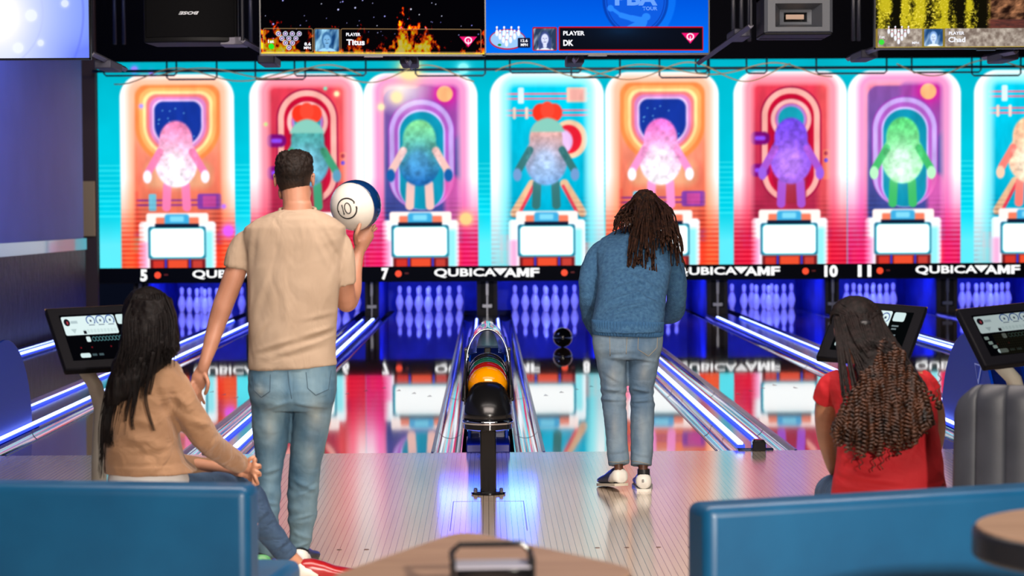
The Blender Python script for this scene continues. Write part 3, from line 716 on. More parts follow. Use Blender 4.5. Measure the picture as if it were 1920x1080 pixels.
for a in (('PLAYER', 649.5, 71, 27, 6, .03), ('Titus', 650, 88, 34, 11, .035), ('1st', 505, 84.5, 11, 6, .03), ('8.6', 572, 89, 12, 6, .03), ('MPH', 571, 95.5, 13, 4.8, .03)): ttx(t1, 492, 104, *a)
t2 = tv(1120.5, math.radians(3), pic_dk, 'overhead screen with bright blue picture and the player DK')
for a in (('PLAYER', 1056, 71.5, 40, 8, .03), ('DK', 1056, 91, 19, 11, .04), ('12.6', 976.5, 84, 13, 5.5, .03), ('MPH', 976.5, 91.5, 13, 5, .03)): ttx(t2, 912, 104, *a)
M_tblue = mat('tour_lettering_blue', (0, 0, 0), emit=rgb(60, 145, 250), es=1)
text('tour_lettering', 'PBA', 80/292, 26/292, M_tblue, t2, ui(1153, 16, 912, 104), .045); text('tour_lettering', 'TOUR', 28/292, 7/292, M_tblue, t2, ui(1205, 25, 912, 104), .03)
t3 = tv(1850, 0, pic_chad, 'overhead screen with golden forest picture and the player Chad', zb=2.515)
for a in (('PLAYER', 1778, 72, 29, 6, .03), ('Chad', 1777, 86, 32, 10, .03), ('1st', 1648, 78, 10, 5, .02), ('MPH', 1709, 89, 13, 4.5, .02)): ttx(t3, 1641, 95, *a)
t4 = tv(-43, 0, pic_bubbles, 'overhead screen with pale lavender bubble picture at the left edge', zb=2.475)

# projector-like bracket arms under the screens
M_arm = mat('bracket_grey', (.22, .21, .26), .45, .4); M_armd = mat('bracket_box', (.10, .10, .14), .5, .3)
def bracket(x0, y0, x1, y1, bx, by, label, d0=15.5, d1=13.9):
    a = W(x0, y0, d0); b_ = W(x1, y1, d1)
    r = empty('bracket_arm', a); tag(r, label, 'bracket', 'grey bracket arms below the screens')
    v = b_-a
    MB().tube([(0, 0, 0), v], (.022), 4).build('rail', M_arm, r, bevel=.004)
    MB().tube([v, v+Vector((0, 0, 2.6-v.z+1.2))], .012, 6).build('drop_rod', M_cond, r)
    c = W(bx, by, (d0+d1)/2)-a
    MB().box(c.x-.06, c.x+.06, c.y-.22, c.y+.22, c.z-.03, c.z+.03).build('box', M_armd, r, bevel=.01)
    return r
bracket(235, 130, 172, 100, 203, 124, 'grey bracket arm below the lavender screen at top left')
bracket(520, 112, 455, 76, 505, 115, 'grey bracket arm between the left loudspeaker and the starry screen')
bracket(772, 126, 764, 112, 768, 116, 'small grey bracket below the starry screen')
bracket(1073, 122, 1080, 108, 1077, 114, 'small grey bracket below the blue screen')
bracket(1310, 118, 1408, 48, 1385, 66, 'long grey bracket arm rising towards the right loudspeaker')
bracket(1590, 110, 1650, 88, 1620, 105, 'grey bracket arm at the left end of the forest screen')
bracket(1845, 108, 1905, 96, 1880, 108, 'grey bracket arm below the forest screen')

# loudspeakers
M_grille = mat('speaker_grille', (.006, .006, .007), .8, spec=.1); M_cab = mat('speaker_cabinet', (.009, .009, .010), .5, spec=.2)
sp1 = empty('loudspeaker', W(357, 80, 14.2)); tag(sp1, 'black cabinet loudspeaker with white logo hung upside down beside the starry screen', 'loudspeaker')
w = .32
prof_ = [(-w, .02), (-w*.6, -.025), (0, -.045), (w*.6, -.025), (w, .02), (w*.9, .35), (-w*.9, .35)]
MB().prism(prof_, lambda a, b_, h: (a, b_, h), 0, .75).build('cabinet', M_cab, sp1, bevel=.012)
MB().prism([(-w*.94, -.002), (-w*.6, -.036), (0, -.056), (w*.6, -.036), (w*.94, -.002), (w*.9, .1), (-w*.9, .1)], lambda a, b_, h: (a, b_, h), .035, .72).build('grille', M_grille, sp1, bevel=.006)
text('logo_lettering', 'BOSE', 38/276., 6/276., mat('logo_white', (.55, .55, .58), .5, emit=(.5, .5, .5), es=.5), sp1, (.068, -.062, .205), .04, rot=(0, math.pi, 0), shear=.3)
MB().box(.2, .36, 0, .25, -.015, .04).build('side_bracket', M_arm, sp1, bevel=.005)
MB().tube([(0, .2, .75), (0, .2, 1.9)], .02, 8).build('hanger', M_cond, sp1)
sp2 = empty('loudspeaker', W(1497, 66, 13.6)); tag(sp2, 'grey horn loudspeaker with square flared mouth hung beside the blue screen', 'loudspeaker')
M_horn = mat('horn_grey', rgb(92, 96, 104), .5)
k = 1/288.
def rect(hw, hh, y, zc): return [(-hw, y, zc-hh), (hw, y, zc-hh), (hw, y, zc+hh), (-hw, y, zc+hh)]
zc = 37*k
MB().loft([rect(64*k, 32*k, 0, zc), rect(58*k, 30*k, -.02, zc), rect(44*k, 22*k, -.02, zc), rect(30*k, 14*k, .12, zc), rect(22*k, 9*k, .13, zc), rect(20*k, 8*k, .3, zc)], cap=False).build('horn', M_horn, sp2, smooth='auto')
MB().box(-18*k, 16*k, .128, .14, zc-4*k, zc+5*k).build('throat', mat('throat_tan', rgb(190, 160, 140), .6, emit=rgb(150, 120, 100), es=.12), sp2)
MB().box(-64*k, 64*k, .01, .4, zc-36*k, zc-30*k).box(-64*k, 64*k, .01, .4, 70*k, .7).box(-64*k, -60*k, .01, .4, 2*k, .7).box(60*k, 64*k, .01, .4, 2*k, .7).box(-62*k, 62*k, .3, .4, 0, .7).build('cabinet', M_cab, sp2, bevel=.006)
MB().tube([(0, .2, .7), (0, .2, 1.9)], .02, 8).build('hanger', M_cond, sp2)

# ======================================================= BALL RETURNS
M_blue = mat('return_blue', rgb(0, 58, 180), .45, spec=.2)
M_bluedk = mat('return_blue_dark', rgb(6, 24, 90), .35)
M_clear = mat('clear_hood', (.8, .85, .95), .03, 0, trans=.92, ior=1.4)
def ball_return(cx, label):
    r = empty('ball_return', (cx, 0, 0)); tag(r, label, 'ball return', 'ball returns between the lane pairs')
    Rr = .80; n = 20; yc = .98; H = .66
    arc = [(yc-Rr*math.cos(math.pi*i/n), H*math.sin(math.pi*i/n)+.0) for i in range(n+1)]
    hw = .127
    for s in (-1, 1):
        MB().prism(arc, lambda a, b_, h: (h, a, b_), s*hw, s*(hw-.02)).build('side_fairing', M_blue, r, bevel=.006)
    # inner body and rim
    arc2 = [(yc-(Rr-.05)*math.cos(math.pi*i/n), (H-.06)*math.sin(math.pi*i/n)+.0) for i in range(n+1)]
    MB().prism(arc2, lambda a, b_, h: (h, a, b_), -(hw-.02), hw-.02).build('inner_body', M_bluedk, r)
    MB().prism([(-.02, 0), (.0, .05), (.06, .07), (.3, .07), (.3, 0)], lambda a, b_, h: (h, a, b_), -hw-.008, hw+.008).build('foot', mat('foot_blue', rgb(6, 22, 110), .3), r, bevel=.006)
    # triangular emblem on the sides
    for s in (-1, 1):
        e = MB().prism([(.55, .48), (.75, .48), (.65, .35)], lambda a, b_, h: (h, a, b_), s*(hw+.001), s*(hw+.008)).build('emblem', mat('emblem_silver', rgb(170, 190, 235), .3, .3), r, bevel=.002)
        MB().prism([(.585, .47), (.715, .47), (.65, .38)], lambda a, b_, h: (h, a, b_), s*(hw+.007), s*(hw+.011)).build('emblem_field', M_blue, e)
        MB().box(s*(hw+.001)-.002, s*(hw+.001)+.002, .3, .5, .10, .112).build('side_light', mat('side_light', (0, 0, 0), emit=(.1, .4, 1), es=2), r)
    return r
rt = ball_return(0, 'central blue ball return standing behind the ball rack between lanes 7 and 8')
ball_return(-3.33, 'blue rounded ball return at the left edge of the photo')
ball_return(3.33, 'blue rounded ball return with triangular emblem near the right scoring monitor')

area('added_blue_fill', (0, -.035, .30), (0, -1.0, 0), .6, .16, 4, (.04, .10, 1))  # added lamp standing in for blue spill from hidden gutter strips
# ball rack with clear hood
rk = empty('ball_rack', (0, -1.92, 0)); tag(rk, 'black ball rack on a single post with clear hood in the middle of the approach', 'ball rack')
def dz(y): return .515+.03*(y+2.0)      # rail height, sloping down towards the player
MB().box(-.042, .042, -.03, .03, .012, .42).build('post', M_blackgloss, rk, bevel=.006)
mb = MB(); mb.lathe([(.085, 0), (.092, .004), (.09, .012), (.06, .016)], seg=32); mb.v = [(x*1., y*.85, z) for x, y, z in mb.v]
base = mb.build('base_plate', M_blackgloss, rk, smooth='auto')
for sx in (-1, 1):
    for sy in (-1, 1): MB().lathe([(.010, .012), (.010, .024), (.005, .028)], (sx*.068, sy*.035, 0), 8).build('bolt', M_steel, base)
# front nose: rounded dome with chrome belt
mb = MB(); rings = []
for i in range(9):
    t = i/8*math.pi/2; w = .128*math.cos(t)**.62 if i < 8 else .012; z = .40+.19*math.sin(t)
    rings.append([(w*math.cos(a), -.02+(w*1.05*math.sin(a) if math.sin(a) < 0 else w*.55*math.sin(a))+.10*math.sin(t)**2, z) for a in np.linspace(0, 2*math.pi, 32, endpoint=False)])
mb.loft(rings).build('front_nose', mat('nose_black', (.006, .006, .007), .24, coat=.1), rk, smooth=True)
def oval(hw, z, ky=1.05): return [(hw*math.cos(a), -.02+(hw*ky*math.sin(a) if math.sin(a) < 0 else hw*.6*math.sin(a)), z) for a in np.linspace(0, 2*math.pi, 32, endpoint=False)]
MB().loft([oval(.108, .345), oval(.130, .352), oval(.131, .378)]).build('lower_cup', M_blackgloss, rk, smooth='auto')
MB().loft([oval(.1335, .378), oval(.136, .384), oval(.136, .392), oval(.1325, .400)]).build('chrome_belt', M_chrome, rk, smooth=True)
# tray and side rails running to the ball return
Ln = 1.95
def tray(sec, z0): return [(a, y, b_+z0+.04*y) for (a, b_) in sec for y in ()]
secs = [(-.118, .13), (-.125, .13), (-.125, .03), (-.06, -.03), (.06, -.03), (.125, .03), (.125, .13), (.118, .13), (.118, .034), (.056, -.02), (-.056, -.02), (-.118, .034)]
MB().loft([[(a, y, b_+.445+.045*y) for a, b_ in secs] for y in (.0, .6, 1.2, Ln)]).build('ball_tray', M_black, rk)
for s in (-1, 1):
    MB().tube([(s*.128, .0, .50), (s*.128, .6, .55), (s*.128, 1.2, .585), (s*.128, 1.55, .60)], .011, 8).build('side_rail', M_black, rk, smooth=True)
    MB().box(s*.124-.009, s*.124+.009, 1.07, 1.12, .44, .69).build('upright', M_black, rk, bevel=.004)
    MB().ball((s*.124, 1.095, .693), (.013, .03, .012), 10).build('upright_cap', M_steel, rk, smooth=True)
MB().box(-.118, .118, 1.08, 1.11, .54, .565).build('cross_bar', M_black, rk, bevel=.004)
MB().box(-.02, .02, 1.30, 1.34, .5, .69).build('lift_finger', M_black, rk, bevel=.006)
MB().box(-.035, .035, 1.5, 1.56, 0, .42).build('rear_post', M_black, rk, bevel=.005)
# clear arched hood at the far end
outer = []; N_ = 20
def arch(hw, z0, H, y, n=N_): return [(-hw*math.cos(math.pi*i/n), y+.10*math.sin(math.pi*i/n), z0+H*math.sin(math.pi*i/n)**.9) for i in range(n+1)]
rA = [arch(.122, .60, .205, 1.05), arch(.122, .60, .225, 1.35), arch(.11, .62, .20, 1.75), arch(.07, .62, .13, 2.0)]
rB = [[(x*.97, y, z-.004) for x, y, z in q] for q in rA]
mb = MB(); v = [p for q in rA for p in q]+[p for q in rB for p in q]; nn = N_+1; f = []
for i in range(3):
    for j in range(N_):
        a = i*nn+j; f.append((a, a+1, a+nn+1, a+nn)); a += 4*nn; f.append((a, a+nn, a+nn+1, a+1))
for j in range(N_): f.append((j, 4*nn+j, 4*nn+j+1, j+1))
mb.add(v, f).build('clear_hood', M_clear, rk, smooth='auto')
MB().tube(arch(.122, .60, .207, 1.045), .006, 6).build('hood_rim', M_chrome, rk, smooth=True)
MB().tube(arch(.116, .60, .222, 1.40), .0035, 6).build('hood_rib', M_chrome, rk, smooth=True)
for i, (nm, c, lab) in enumerate((('orange', (.95, .33, .0), 'orange bowling ball at the front of the rack'), ('dark red', (.35, .008, .006), 'dark red bowling ball second on the rack'), ('green', (.01, .10, .06), 'dark green bowling ball third on the rack'), ('black', (.01, .01, .015), 'black bowling ball last on the rack under the hood'))):
    y = -1.92+.245+i*.2185; z = .445+.045*(y+1.92)-.02+.1085+.004
    tag(MB().ball((0, y, z), .1085, 40).build('bowling_ball', mat(nm.replace(' ', '_')+'_ball', c, .12, coat=.5), smooth=True), lab, 'bowling ball', 'bowling balls on the rack')
    if i < 1:
        bnd = MB()

# ======================================================= SCORING CONSOLES
M_scrb = screen_mat('console_emission', 1.0)
M_stand = mat('stand_grey', rgb(170, 168, 158), .35, .15)
M_conf = mat('console_black', (.004, .004, .006), .5, spec=.06)
def console(TL, TR, BR, BL, pic, label, stand, sd):
    """TL.. are (px, py, d)"""
    P = [W(*q) for q in (TL, TR, BR, BL)]
    o0 = (P[0]+P[1]+P[2]+P[3])/4
    ex = ((P[1]-P[0])+(P[2]-P[3]))/2; ez = ((P[0]-P[3])+(P[1]-P[2]))/2
    wd, ht = ex.length, ez.length; ny = ex.cross(ez).normalized()*-1
    if ny.y < 0: ny = -ny
    r = empty('scoring_console', (o0.x, o0.y, 0)); tag(r, label, 'scoring console', 'scoring consoles')
    loc = lambda a, b_, h: (o0-Vector((o0.x, o0.y, 0)))+ex*(a)+ez*(b_)+ny*h
    co = [(-.5, -.5), (.5, -.5), (.5, .5), (-.5, .5)]
    h = MB().prism(co, loc, .0, .035).build('monitor_housing', M_conf, r, bevel=.008)
    q = .045
    # display: own local grid mapped on to the plane
    g = screen_grid('display', np.linspace(0, 1, 260), np.linspace(0, 1, 170), pic, M_scrb, r)
    me = g.data; cc = np.zeros(len(me.vertices)*3); me.vertices.foreach_get('co', cc); cc = cc.reshape(-1, 3)
    exn, ezn, nyn, on = np.array(ex), np.array(ez), np.array(ny), np.array(o0-Vector((o0.x, o0.y, 0)))
    ax = q/wd; az = q/ht
    A = -.5+ax+cc[:, 0]*(1-2*ax); B = -.5+az+cc[:, 2]*(1-2*az)
    cc = on+A[:, None]*exn+B[:, None]*ezn-nyn*.003
    me.vertices.foreach_set('co', cc.ravel()); me.update()
    fp = [loc(-.5+ax*.3, -.5+az*.3, -.002), loc(.5-ax*.3, -.5+az*.3, -.002), loc(.5-ax*.3, .5-az*.3, -.002), loc(-.5+ax*.3, .5-az*.3, -.002)]
    MB().tube([loc(-.5, .5, .01), loc(.5, .5, .01)], .004, 6).build('edge_trim', mat('edge_trim', rgb(110, 84, 60), .4, .4), r)
    o1 = Vector((o0.x, o0.y, 0))
    if stand:
        pts = [W(a, b_, sd+c_)-o1 for a, b_, c_ in stand[0]]; pts[0] = Vector(loc(stand[1], -.4, .03))
        MB().tube(pts, [(.032, .02)]*len(pts), 12, side=(1, 0, 0)).build('stand_arm', M_stand, r, smooth=True)
        p = pts[-1]; MB().lathe([(.16, 0), (.16, .012), (.05, .02)], (p.x, p.y, 0), 24).build('stand_base', M_conf, r)
    return r
def ui_titus(X, Z):
    U = X*172; V = (1-Z)*100; C = np.zeros(U.shape+(3,)); C[:] = (.02, .02, .035)
    over(C, rr(U, V, 2, 128, 4, 46, 4), (225, 245, 245), 1); over(C, rr(U, V, 132, 168, 4, 26, 4), (215, 238, 238), 1)
    over(C, el(U, V, 13, 17, 7, 8), (25, 20, 30), 1); over(C, el(U, V, 14, 18, 2, 4), (180, 60, 70), 1)
    over(C, rr(U, V, 22, 38, 14, 20, 1), (170, 190, 195), 2, .8)
    for i in range(3): over(C, np.maximum(np.abs(el(U, V, 70+i*23, 15, 9.5, 10))-1.1, -(22-V)), (70, 100, 165), 1); over(C, rr(U, V, 68+i*23, 72+i*23, 13, 18, 1), (80, 90, 110), 1); over(C, rr(U, V, 63+i*23, 77+i*23, 24, 26, 1), (120, 135, 150), 1)
    for i in range(10): over(C, rr(U, V, 46+i*8, 52+i*8, 34, 42, 1), (200, 222, 222), 1, .7)
    over(C, rr(U, V, 45, 52, 37, 44, 1), (20, 20, 30), 1); over(C, np.maximum(np.abs(U-24)-7*(1-(V-32)/10), np.maximum(32-V, V-42)), (150, 170, 175), 1, .5)
    over(C, rr(U, V, 46, 56, 50, 62, 3), (220, 240, 240), 1)
    for i in range(9): over(C, np.abs(el(U, V, 64+i*8, 56, 3.6, 4.5))-.7, (80, 130, 135), 1)
    for x in (27, 53, 98, 150): over(C, el(U, V, x, 74, 1.8, 1.8), (120, 20, 30), 1.5)
    over(C, rr(U, V, 20, 44, 86, 96, 4), (215, 238, 238), 1)
    for x in (46, 62): over(C, rr(U, V, x+2, x+13, 88, 93, 1), (70, 90, 95), 1.5)
    return C
def ui_dk(X, Z):
    U = X*200; V = (1-Z)*110; C = np.zeros(U.shape+(3,)); C[:] = (.02, .03, .035)
    over(C, rr(U, V, 70, 140, 0, 52, 6), (225, 245, 245), 1); over(C, rr(U, V, 146, 180, 2, 26, 5), (215, 238, 238), 1); over(C, rr(U, V, 5, 60, 0, 50, 6), (215, 238, 238), 1)
    for x in (97, 124): over(C, np.maximum(np.abs(el(U, V, x, 18, 11, 12))-1.2, -(28-V)), (70, 95, 165), 1); over(C, rr(U, V, x-3, x+3, 15, 21, 1), (70, 80, 100), 1)
    over(C, rr(U, V, 105, 118, 32, 35, 1), (90, 100, 120), 1)
    for x, y, w in ((150, 36, 20), (152, 44, 14), (148, 60, 22), (150, 67, 16), (148, 84, 14)): over(C, rr(U, V, x, x+w, y, y+4, 1), (150, 170, 175), 1.5, .8)
    over(C, rr(U, V, 8, 30, 88, 100, 5), (215, 238, 238), 1); over(C, rr(U, V, 36, 60, 91, 97, 1), (120, 140, 145), 1)
    for i in range(8): over(C, np.abs(el(U, V, 40+i*12, 70, 4, 5))-.7, (60, 110, 115), 1)
    return C
def ui_far(X, Z):
    C = ui_titus(X, Z); U = X*172; V = (1-Z)*100
    for x, y in ((4, 54), (8, 66), (14, 76)): over(C, rr(U, V, x, x+10, y, y+8, 2), (190, 215, 205), 1, .8)
    k = ((V > 50) & (U > 25))[..., None]; g = ((np.sin(U*1.3) > .3) & (np.sin(V*1.1) > 0))[..., None]*k
    C[:] = C*(1-.6*k)+np.array((.10, .09, .05))*.6*k+g*np.array((.05, .06, .03)); return C*.72
console((82, 579, 8.35), (262, 568, 8.45), (300, 684, 8.25), (123, 693, 8.15), ui_titus, 'scoring console with tilted screen beside the woman in the tan jacket',
        ([(150, 696, 0), (178, 722, .0), (190, 765, .02), (186, 860, .02), (184, 1060, .02)], -.28), 8.3)
console((1572, 561, 8.85), (1739, 575, 8.75), (1701, 682, 8.55), (1529, 669, 8.65), ui_dk, 'scoring console with tilted screen behind the head of the woman in red',
        ([(1640, 680, 0), (1650, 730, .1), (1655, 800, .1), (1655, 1030, .1)], .1), 8.7)
console((1793, 580, 8.3), (1968, 560, 8.45), (2022, 668, 8.25), (1849, 685, 8.1), ui_far, 'scoring console with tilted dark screen at the right edge above the grey chair',
        ([(1875, 686, 0), (1900, 710, .05), (1915, 760, .08), (1918, 1060, .08)], -.3), 8.2)
tag(MB().prism([(0, 0), (.5, 0), (.5, .3), (0, .3)], lambda a, b_, h: W(-250, 690, 8.2)+Vector((a*.94, h+b_*.3, b_*.9)), 0, .03).build('scoring_console', M_conf, bevel=.008), 'corner of a black scoring console cut off by the left edge', 'scoring console') if False else None

# ======================================================= SEATING AND TABLES
M_vinyl = mat('teal_blue_vinyl', rgb(12, 84, 130), .42, coat=.1)
vary(M_vinyl, rgb(6, 78, 120), rgb(12, 90, 134), (3, 3, 3), bump=.15, bscale=(90, 90, 90), dist=.001)
M_pipe2 = mat('grey_piping', rgb(70, 84, 100), .5)
def rbox(mb, x0, x1, y0, y1, z0, z1): return mb.box(x0, x1, y0, y1, z0, z1)
def bench(pl, pr_, label, wlen, lefty):
    """low-backed bench seen from behind; pl/pr_ world points of the top edge of the back"""
    v = pr_-pl; ang = math.atan2(v.y, v.x); Lh = wlen
    org = pr_ if not lefty else pl
    r = empty('bench_seat', (org.x, org.y, 0), ang); tag(r, label, 'bench', 'blue bench seats')
    x0, x1 = (-Lh, 0) if not lefty else (0, Lh)
    zt = org.z
    MB().box(x0, x1, 0, .13, .10, zt).build('back_panel', M_vinyl, r, bevel=.028, bseg=4)
    MB().tube([(x0+.02, .012, zt-.014), (x1-.02, .012, zt-.014)], .005, 6).build('top_piping', M_pipe2, r)
    MB().box(x0, x1, .12, .62, .26, .45).build('seat_cushion', M_vinyl, r, bevel=.03, bseg=3)
    MB().box(x0+.03, x1-.03, .10, .58, 0, .26).build('plinth', M_black, r)
    return r
bench(W(0, 911, 5.72), W(465, 914, 5.62), 'blue vinyl bench back in front of the woman in the tan jacket', 1.6, False)
bench(W(1325, 951, 5.12), W(1925, 917, 5.42), 'bright blue vinyl bench back in front of the woman in red', 1.9, True)

# channel-tufted grey chair
M_grey = mat('grey_leather', rgb(92, 92, 98), .5); vary(M_grey, rgb(40, 43, 52), rgb(52, 55, 64), (6, 6, 6), bump=.2, bscale=(160, 160, 160), dist=.001)
M_greyd = mat('seam_blue_grey', rgb(50, 62, 76), .6)
ch = empty('channel_back_chair', (W(1900, 800, 6.8).x, -12.9+6.8, 0)); tag(ch, 'grey channel-tufted chair back beside the woman in red', 'chair')
def chx(px): return (px-1900)/576.
zt_ = W(1880, 728, 6.8).z
nr = 7; per = 26; ring = []
def chprof(z, sc):
    """closed cross-section: scalloped outer face, smooth inner face, wrapping round the seat"""
    out = []; inn = []
    for j in range(nr*per+1):
        t = j/(nr*per); a = math.radians(200)+math.radians(140)*t
        rad = .33+.020*abs(math.sin(math.pi*t*nr))**.6*sc-(1-sc)*.05-(z-.42)*.02
        zz_ = z-max(0, z-.5)/(zt_-.5)*.07*max(0, 1-t/.16)**2-max(0, z-.5)/(zt_-.5)*.07*max(0, 1-(1-t)/.16)**2
        out.append((rad*math.cos(a)+.16, rad*.72*math.sin(a)+.30, zz_))
        r2 = .27+(1-sc)*.02-(z-.42)*.02
        inn.append((r2*math.cos(a)+.16, r2*.72*math.sin(a)+.30, zz_))
    return out+inn[::-1]
zs_ = [(.34, .7), (.36, 1), (.5, 1), (.65, 1), (.8, 1), (zt_-.05, 1), (zt_-.02, .85), (zt_, .45)]
MB().loft([chprof(z, s_) for z, s_ in zs_]).build('channelled_back', M_grey, ch, smooth='auto')
MB().box(-.08, .40, .14, .62, .30, .44).build('seat', M_grey, ch, bevel=.03, bseg=3)
for sx in (-.04, .36):
    for sy in (.18, .56): MB().tube([(sx, sy, 0), (sx, sy, .3)], .016, 8).build('leg', M_black, ch, smooth=True)
# stools under the two seated women
for c, lab in ((W(300, 900, 7.72), 'black padded stool under the woman in the tan jacket'), (W(1640, 930, 7.5), 'black padded stool under the woman in red')):
    r = empty('stool', (c.x, c.y, 0)); tag(r, lab, 'stool', 'stools behind the benches')
    MB().lathe([(.17, .275), (.19, .285), (.195, .31), (.18, .325), (.1, .33)], seg=32).build('cushion', M_black, r, smooth='auto')
    MB().lathe([(.03, .02), (.03, .28)], seg=16).build('column', M_steel, r, smooth='auto')
    MB().lathe([(.2, 0), (.2, .01), (.05, .03)], seg=32).build('base', M_steel, r, smooth='auto')

# table in the foreground
M_top = mat('table_laminate', rgb(176, 138, 112), .45)
vary(M_top, rgb(164, 126, 100), rgb(190, 152, 124), (3, 26, 3), 5, .3, .7)
M_edge = mat('table_edge', (.012, .013, .018), .4)
def ground(px, py, z):
    v = FW+RT*((px-960)/F)+UP*((540-py)/F); t = (z-CAM.z)/v.z; return CAM+v*t
apx = ground(868, 993, .76); rgt = ground(1204, 1067, .76); lft = ground(600, 1085, .76)
bot = lft+rgt-apx
c0 = (lft+rgt)/2
tb = empty('square_table', (c0.x, c0.y, 0)); tag(tb, 'square wood-laminate table with black edge at the bottom of the photo', 'table')
def rpoly(P, r, n=8):
    out = []
    for i in range(len(P)):
        a, b_, c = P[i-1], P[i], P[(i+1) % len(P)]
        u1 = (a-b_).normalized(); u2 = (c-b_).normalized(); p1 = b_+u1*r; p2 = b_+u2*r
        for j in range(n+1):
            t = j/n; out.append(tuple((p1*(1-t)**2+b_*2*t*(1-t)+p2*t*t)))
    return out
poly = [Vector((p.x-c0.x, p.y-c0.y)) for p in (apx, rgt, bot, lft)]
pp0 = rpoly(poly, .10); pp1 = [(x*.995, y*.995) for x, y in pp0]
MB().prism(pp1, lambda a, b_, h: (a, b_, h), .745, .76).build('table_top', M_top, tb, bevel=.002)
MB().prism(pp0, lambda a, b_, h: (a, b_, h), .728, .757).build('edge_band', M_edge, tb, bevel=.004)
MB().lathe([(.04, .02), (.04, .728)], seg=20).build('column', M_edge, tb, smooth='auto')
MB().lathe([(.3, 0), (.3, .012), (.06, .03)], seg=32).build('base', M_edge, tb, smooth='auto')
# napkin holder
nh = ground(923, 1104, .76)
nk = empty('napkin_holder', (nh.x, nh.y-.04, .76), .05); tag(nk, 'black and chrome napkin holder standing on the laminate table', 'napkin holder')
wn_ = .075
MB().box(-wn_, wn_, -.05, .05, 0, .012).build('base', M_black, nk, bevel=.004)
for s in (-1, 1): MB().box(s*wn_-.004, s*wn_+.004, -.05, .05, .01, .075).build('side_plate', M_black, nk, bevel=.003)
MB().box(-wn_+.005, wn_-.005, -.048, -.042, .01, .052).build('face_plate', M_blackgloss, nk, bevel=.002)
MB().box(-wn_+.008, wn_-.008, -.04, .04, .012, .05).build('napkins', mat('napkin_white', (.7, .7, .72), .8), nk, bevel=.003)
MB().box(-wn_+.004, wn_-.004, -.045, .045, .052, .056).build('top_plate', mat('plate_reflection', (.62, .6, .7), .35, .2), nk, bevel=.002)  # pale lavender colour imitates the reflection in a chrome plate
MB().tube([(-wn_, .04, .06), (-wn_, .04, .072), (-wn_+.015, .04, .086), (wn_-.015, .04, .086), (wn_, .04, .072), (wn_, .04, .06)], .006, 8).build('handle_bar', M_blackgloss, nk, smooth=True)
# second table at lower right
p0 = ground(1806, 978, .86); z2 = .86
tc_ = Vector((p0.x+.42, p0.y-.10, 0))
t2_ = empty('round_table', tc_); tag(t2_, 'corner of a beige table top with thick black edge at lower right', 'table')
def disk(r, n=48): return [(r*math.cos(a), r*math.sin(a)*.8) for a in np.linspace(0, 2*math.pi, n, endpoint=False)]
MB().prism(disk(.412), lambda a, b_, h: (a, b_, h), .85, .862).build('table_top', M_top, t2_, bevel=.002)
MB().prism(disk(.42), lambda a, b_, h: (a, b_, h), .80, .858).build('edge_band', M_edge, t2_, bevel=.01, bseg=3)
MB().lathe([(.04, .02), (.04, .80)], seg=20).build('column', M_edge, t2_, smooth='auto')
MB().lathe([(.28, 0), (.28, .012), (.06, .03)], seg=32).build('base', M_edge, t2_, smooth='auto')
# ======================================================= PEOPLE
_NO = [None]
def remesh(name, mb, voxel, mt, parent=None, smooth=6, disp=None, dec=None):
    me = bpy.data.meshes.new(name); me.from_pydata([tuple(p) for p in mb.v], [], mb.f)
    bm = bmesh.new(); bm.from_mesh(me); bmesh.ops.recalc_face_normals(bm, faces=bm.faces); bm.to_mesh(me); bm.free()
    o = bpy.data.objects.new(name, me); COL.objects.link(o)
    md = o.modifiers.new('r', 'REMESH'); md.mode = 'VOXEL'; md.voxel_size = voxel
    if smooth:
        ms = o.modifiers.new('s', 'SMOOTH'); ms.factor = .5; ms.iterations = smooth
    dg = bpy.context.evaluated_depsgraph_get(); dg.update()
    nm = bpy.data.meshes.new_from_object(o.evaluated_get(dg)); nm.name = name
    o.modifiers.clear(); o.data = nm; bpy.data.meshes.remove(me)
    if disp:
        n = len(nm.vertices); co = np.zeros(n*3); no = np.zeros(n*3)
        nm.vertices.foreach_get('co', co); nm.vertices.foreach_get('normal', no)
        co = co.reshape(-1, 3); no = no.reshape(-1, 3)
        _NO[0] = no
        co = co+no*disp(co, no)[:, None]; nm.vertices.foreach_set('co', co.ravel())
    nm.polygons.foreach_set('use_smooth', [True]*len(nm.polygons))
    nm.materials.clear(); nm.materials.append(mt)
    nm.update()
    if parent: o.parent = parent
    return o
def nz3(co, s, off=0):
    return np.array([noise.noise(Vector((p[0]*s[0]+off, p[1]*s[1]+off*.7, p[2]*s[2]))) for p in co])
def ridge(co, a, b, w, amp, xs=1):
    """raised fold along segment a-b"""
    a = np.array(a)[[0, 2]]; b = np.array(b)[[0, 2]]; c2 = co[:, [0, 2]]; d = b-a; t = np.clip(((c2-a)@d)/(d@d), 0, 1)
    v = c2-a-t[:, None]*d; nrm = np.array([-d[1], d[0]])/np.linalg.norm(d); sg = v@nrm; dist = np.linalg.norm(v, axis=1)
    prof = np.exp(-(dist/w)**2)-.7*np.exp(-((sg+1.7*w)/w)**2)*np.exp(-np.maximum(dist-2.6*w, 0)**2/w**2)
    return amp*prof*np.sin(math.pi*np.clip(t*.94+.03, 0, 1))*np.clip(-_NO[0][:, 1]*1.6, 0, 1)
def rings_px(mb, rows, seg=40, ex=2.3):
    """rows: (pxL, pxR, py, d, half depth)"""
    rs = []
    for l, r, y, d, hd in rows:
        a, b = W(l, y, d), W(r, y, d); c = (a+b)/2; hw = (b.x-a.x)/2
        q = []
        for j in range(seg):
            t = 2*math.pi*j/seg; cs, sn = math.cos(t), math.sin(t)
            q.append((c.x+hw*math.copysign(abs(cs)**(2/ex), cs), c.y+hd*math.copysign(abs(sn)**(2/ex), sn), c.z))
        rs.append(q)
    return mb.loft(rs)
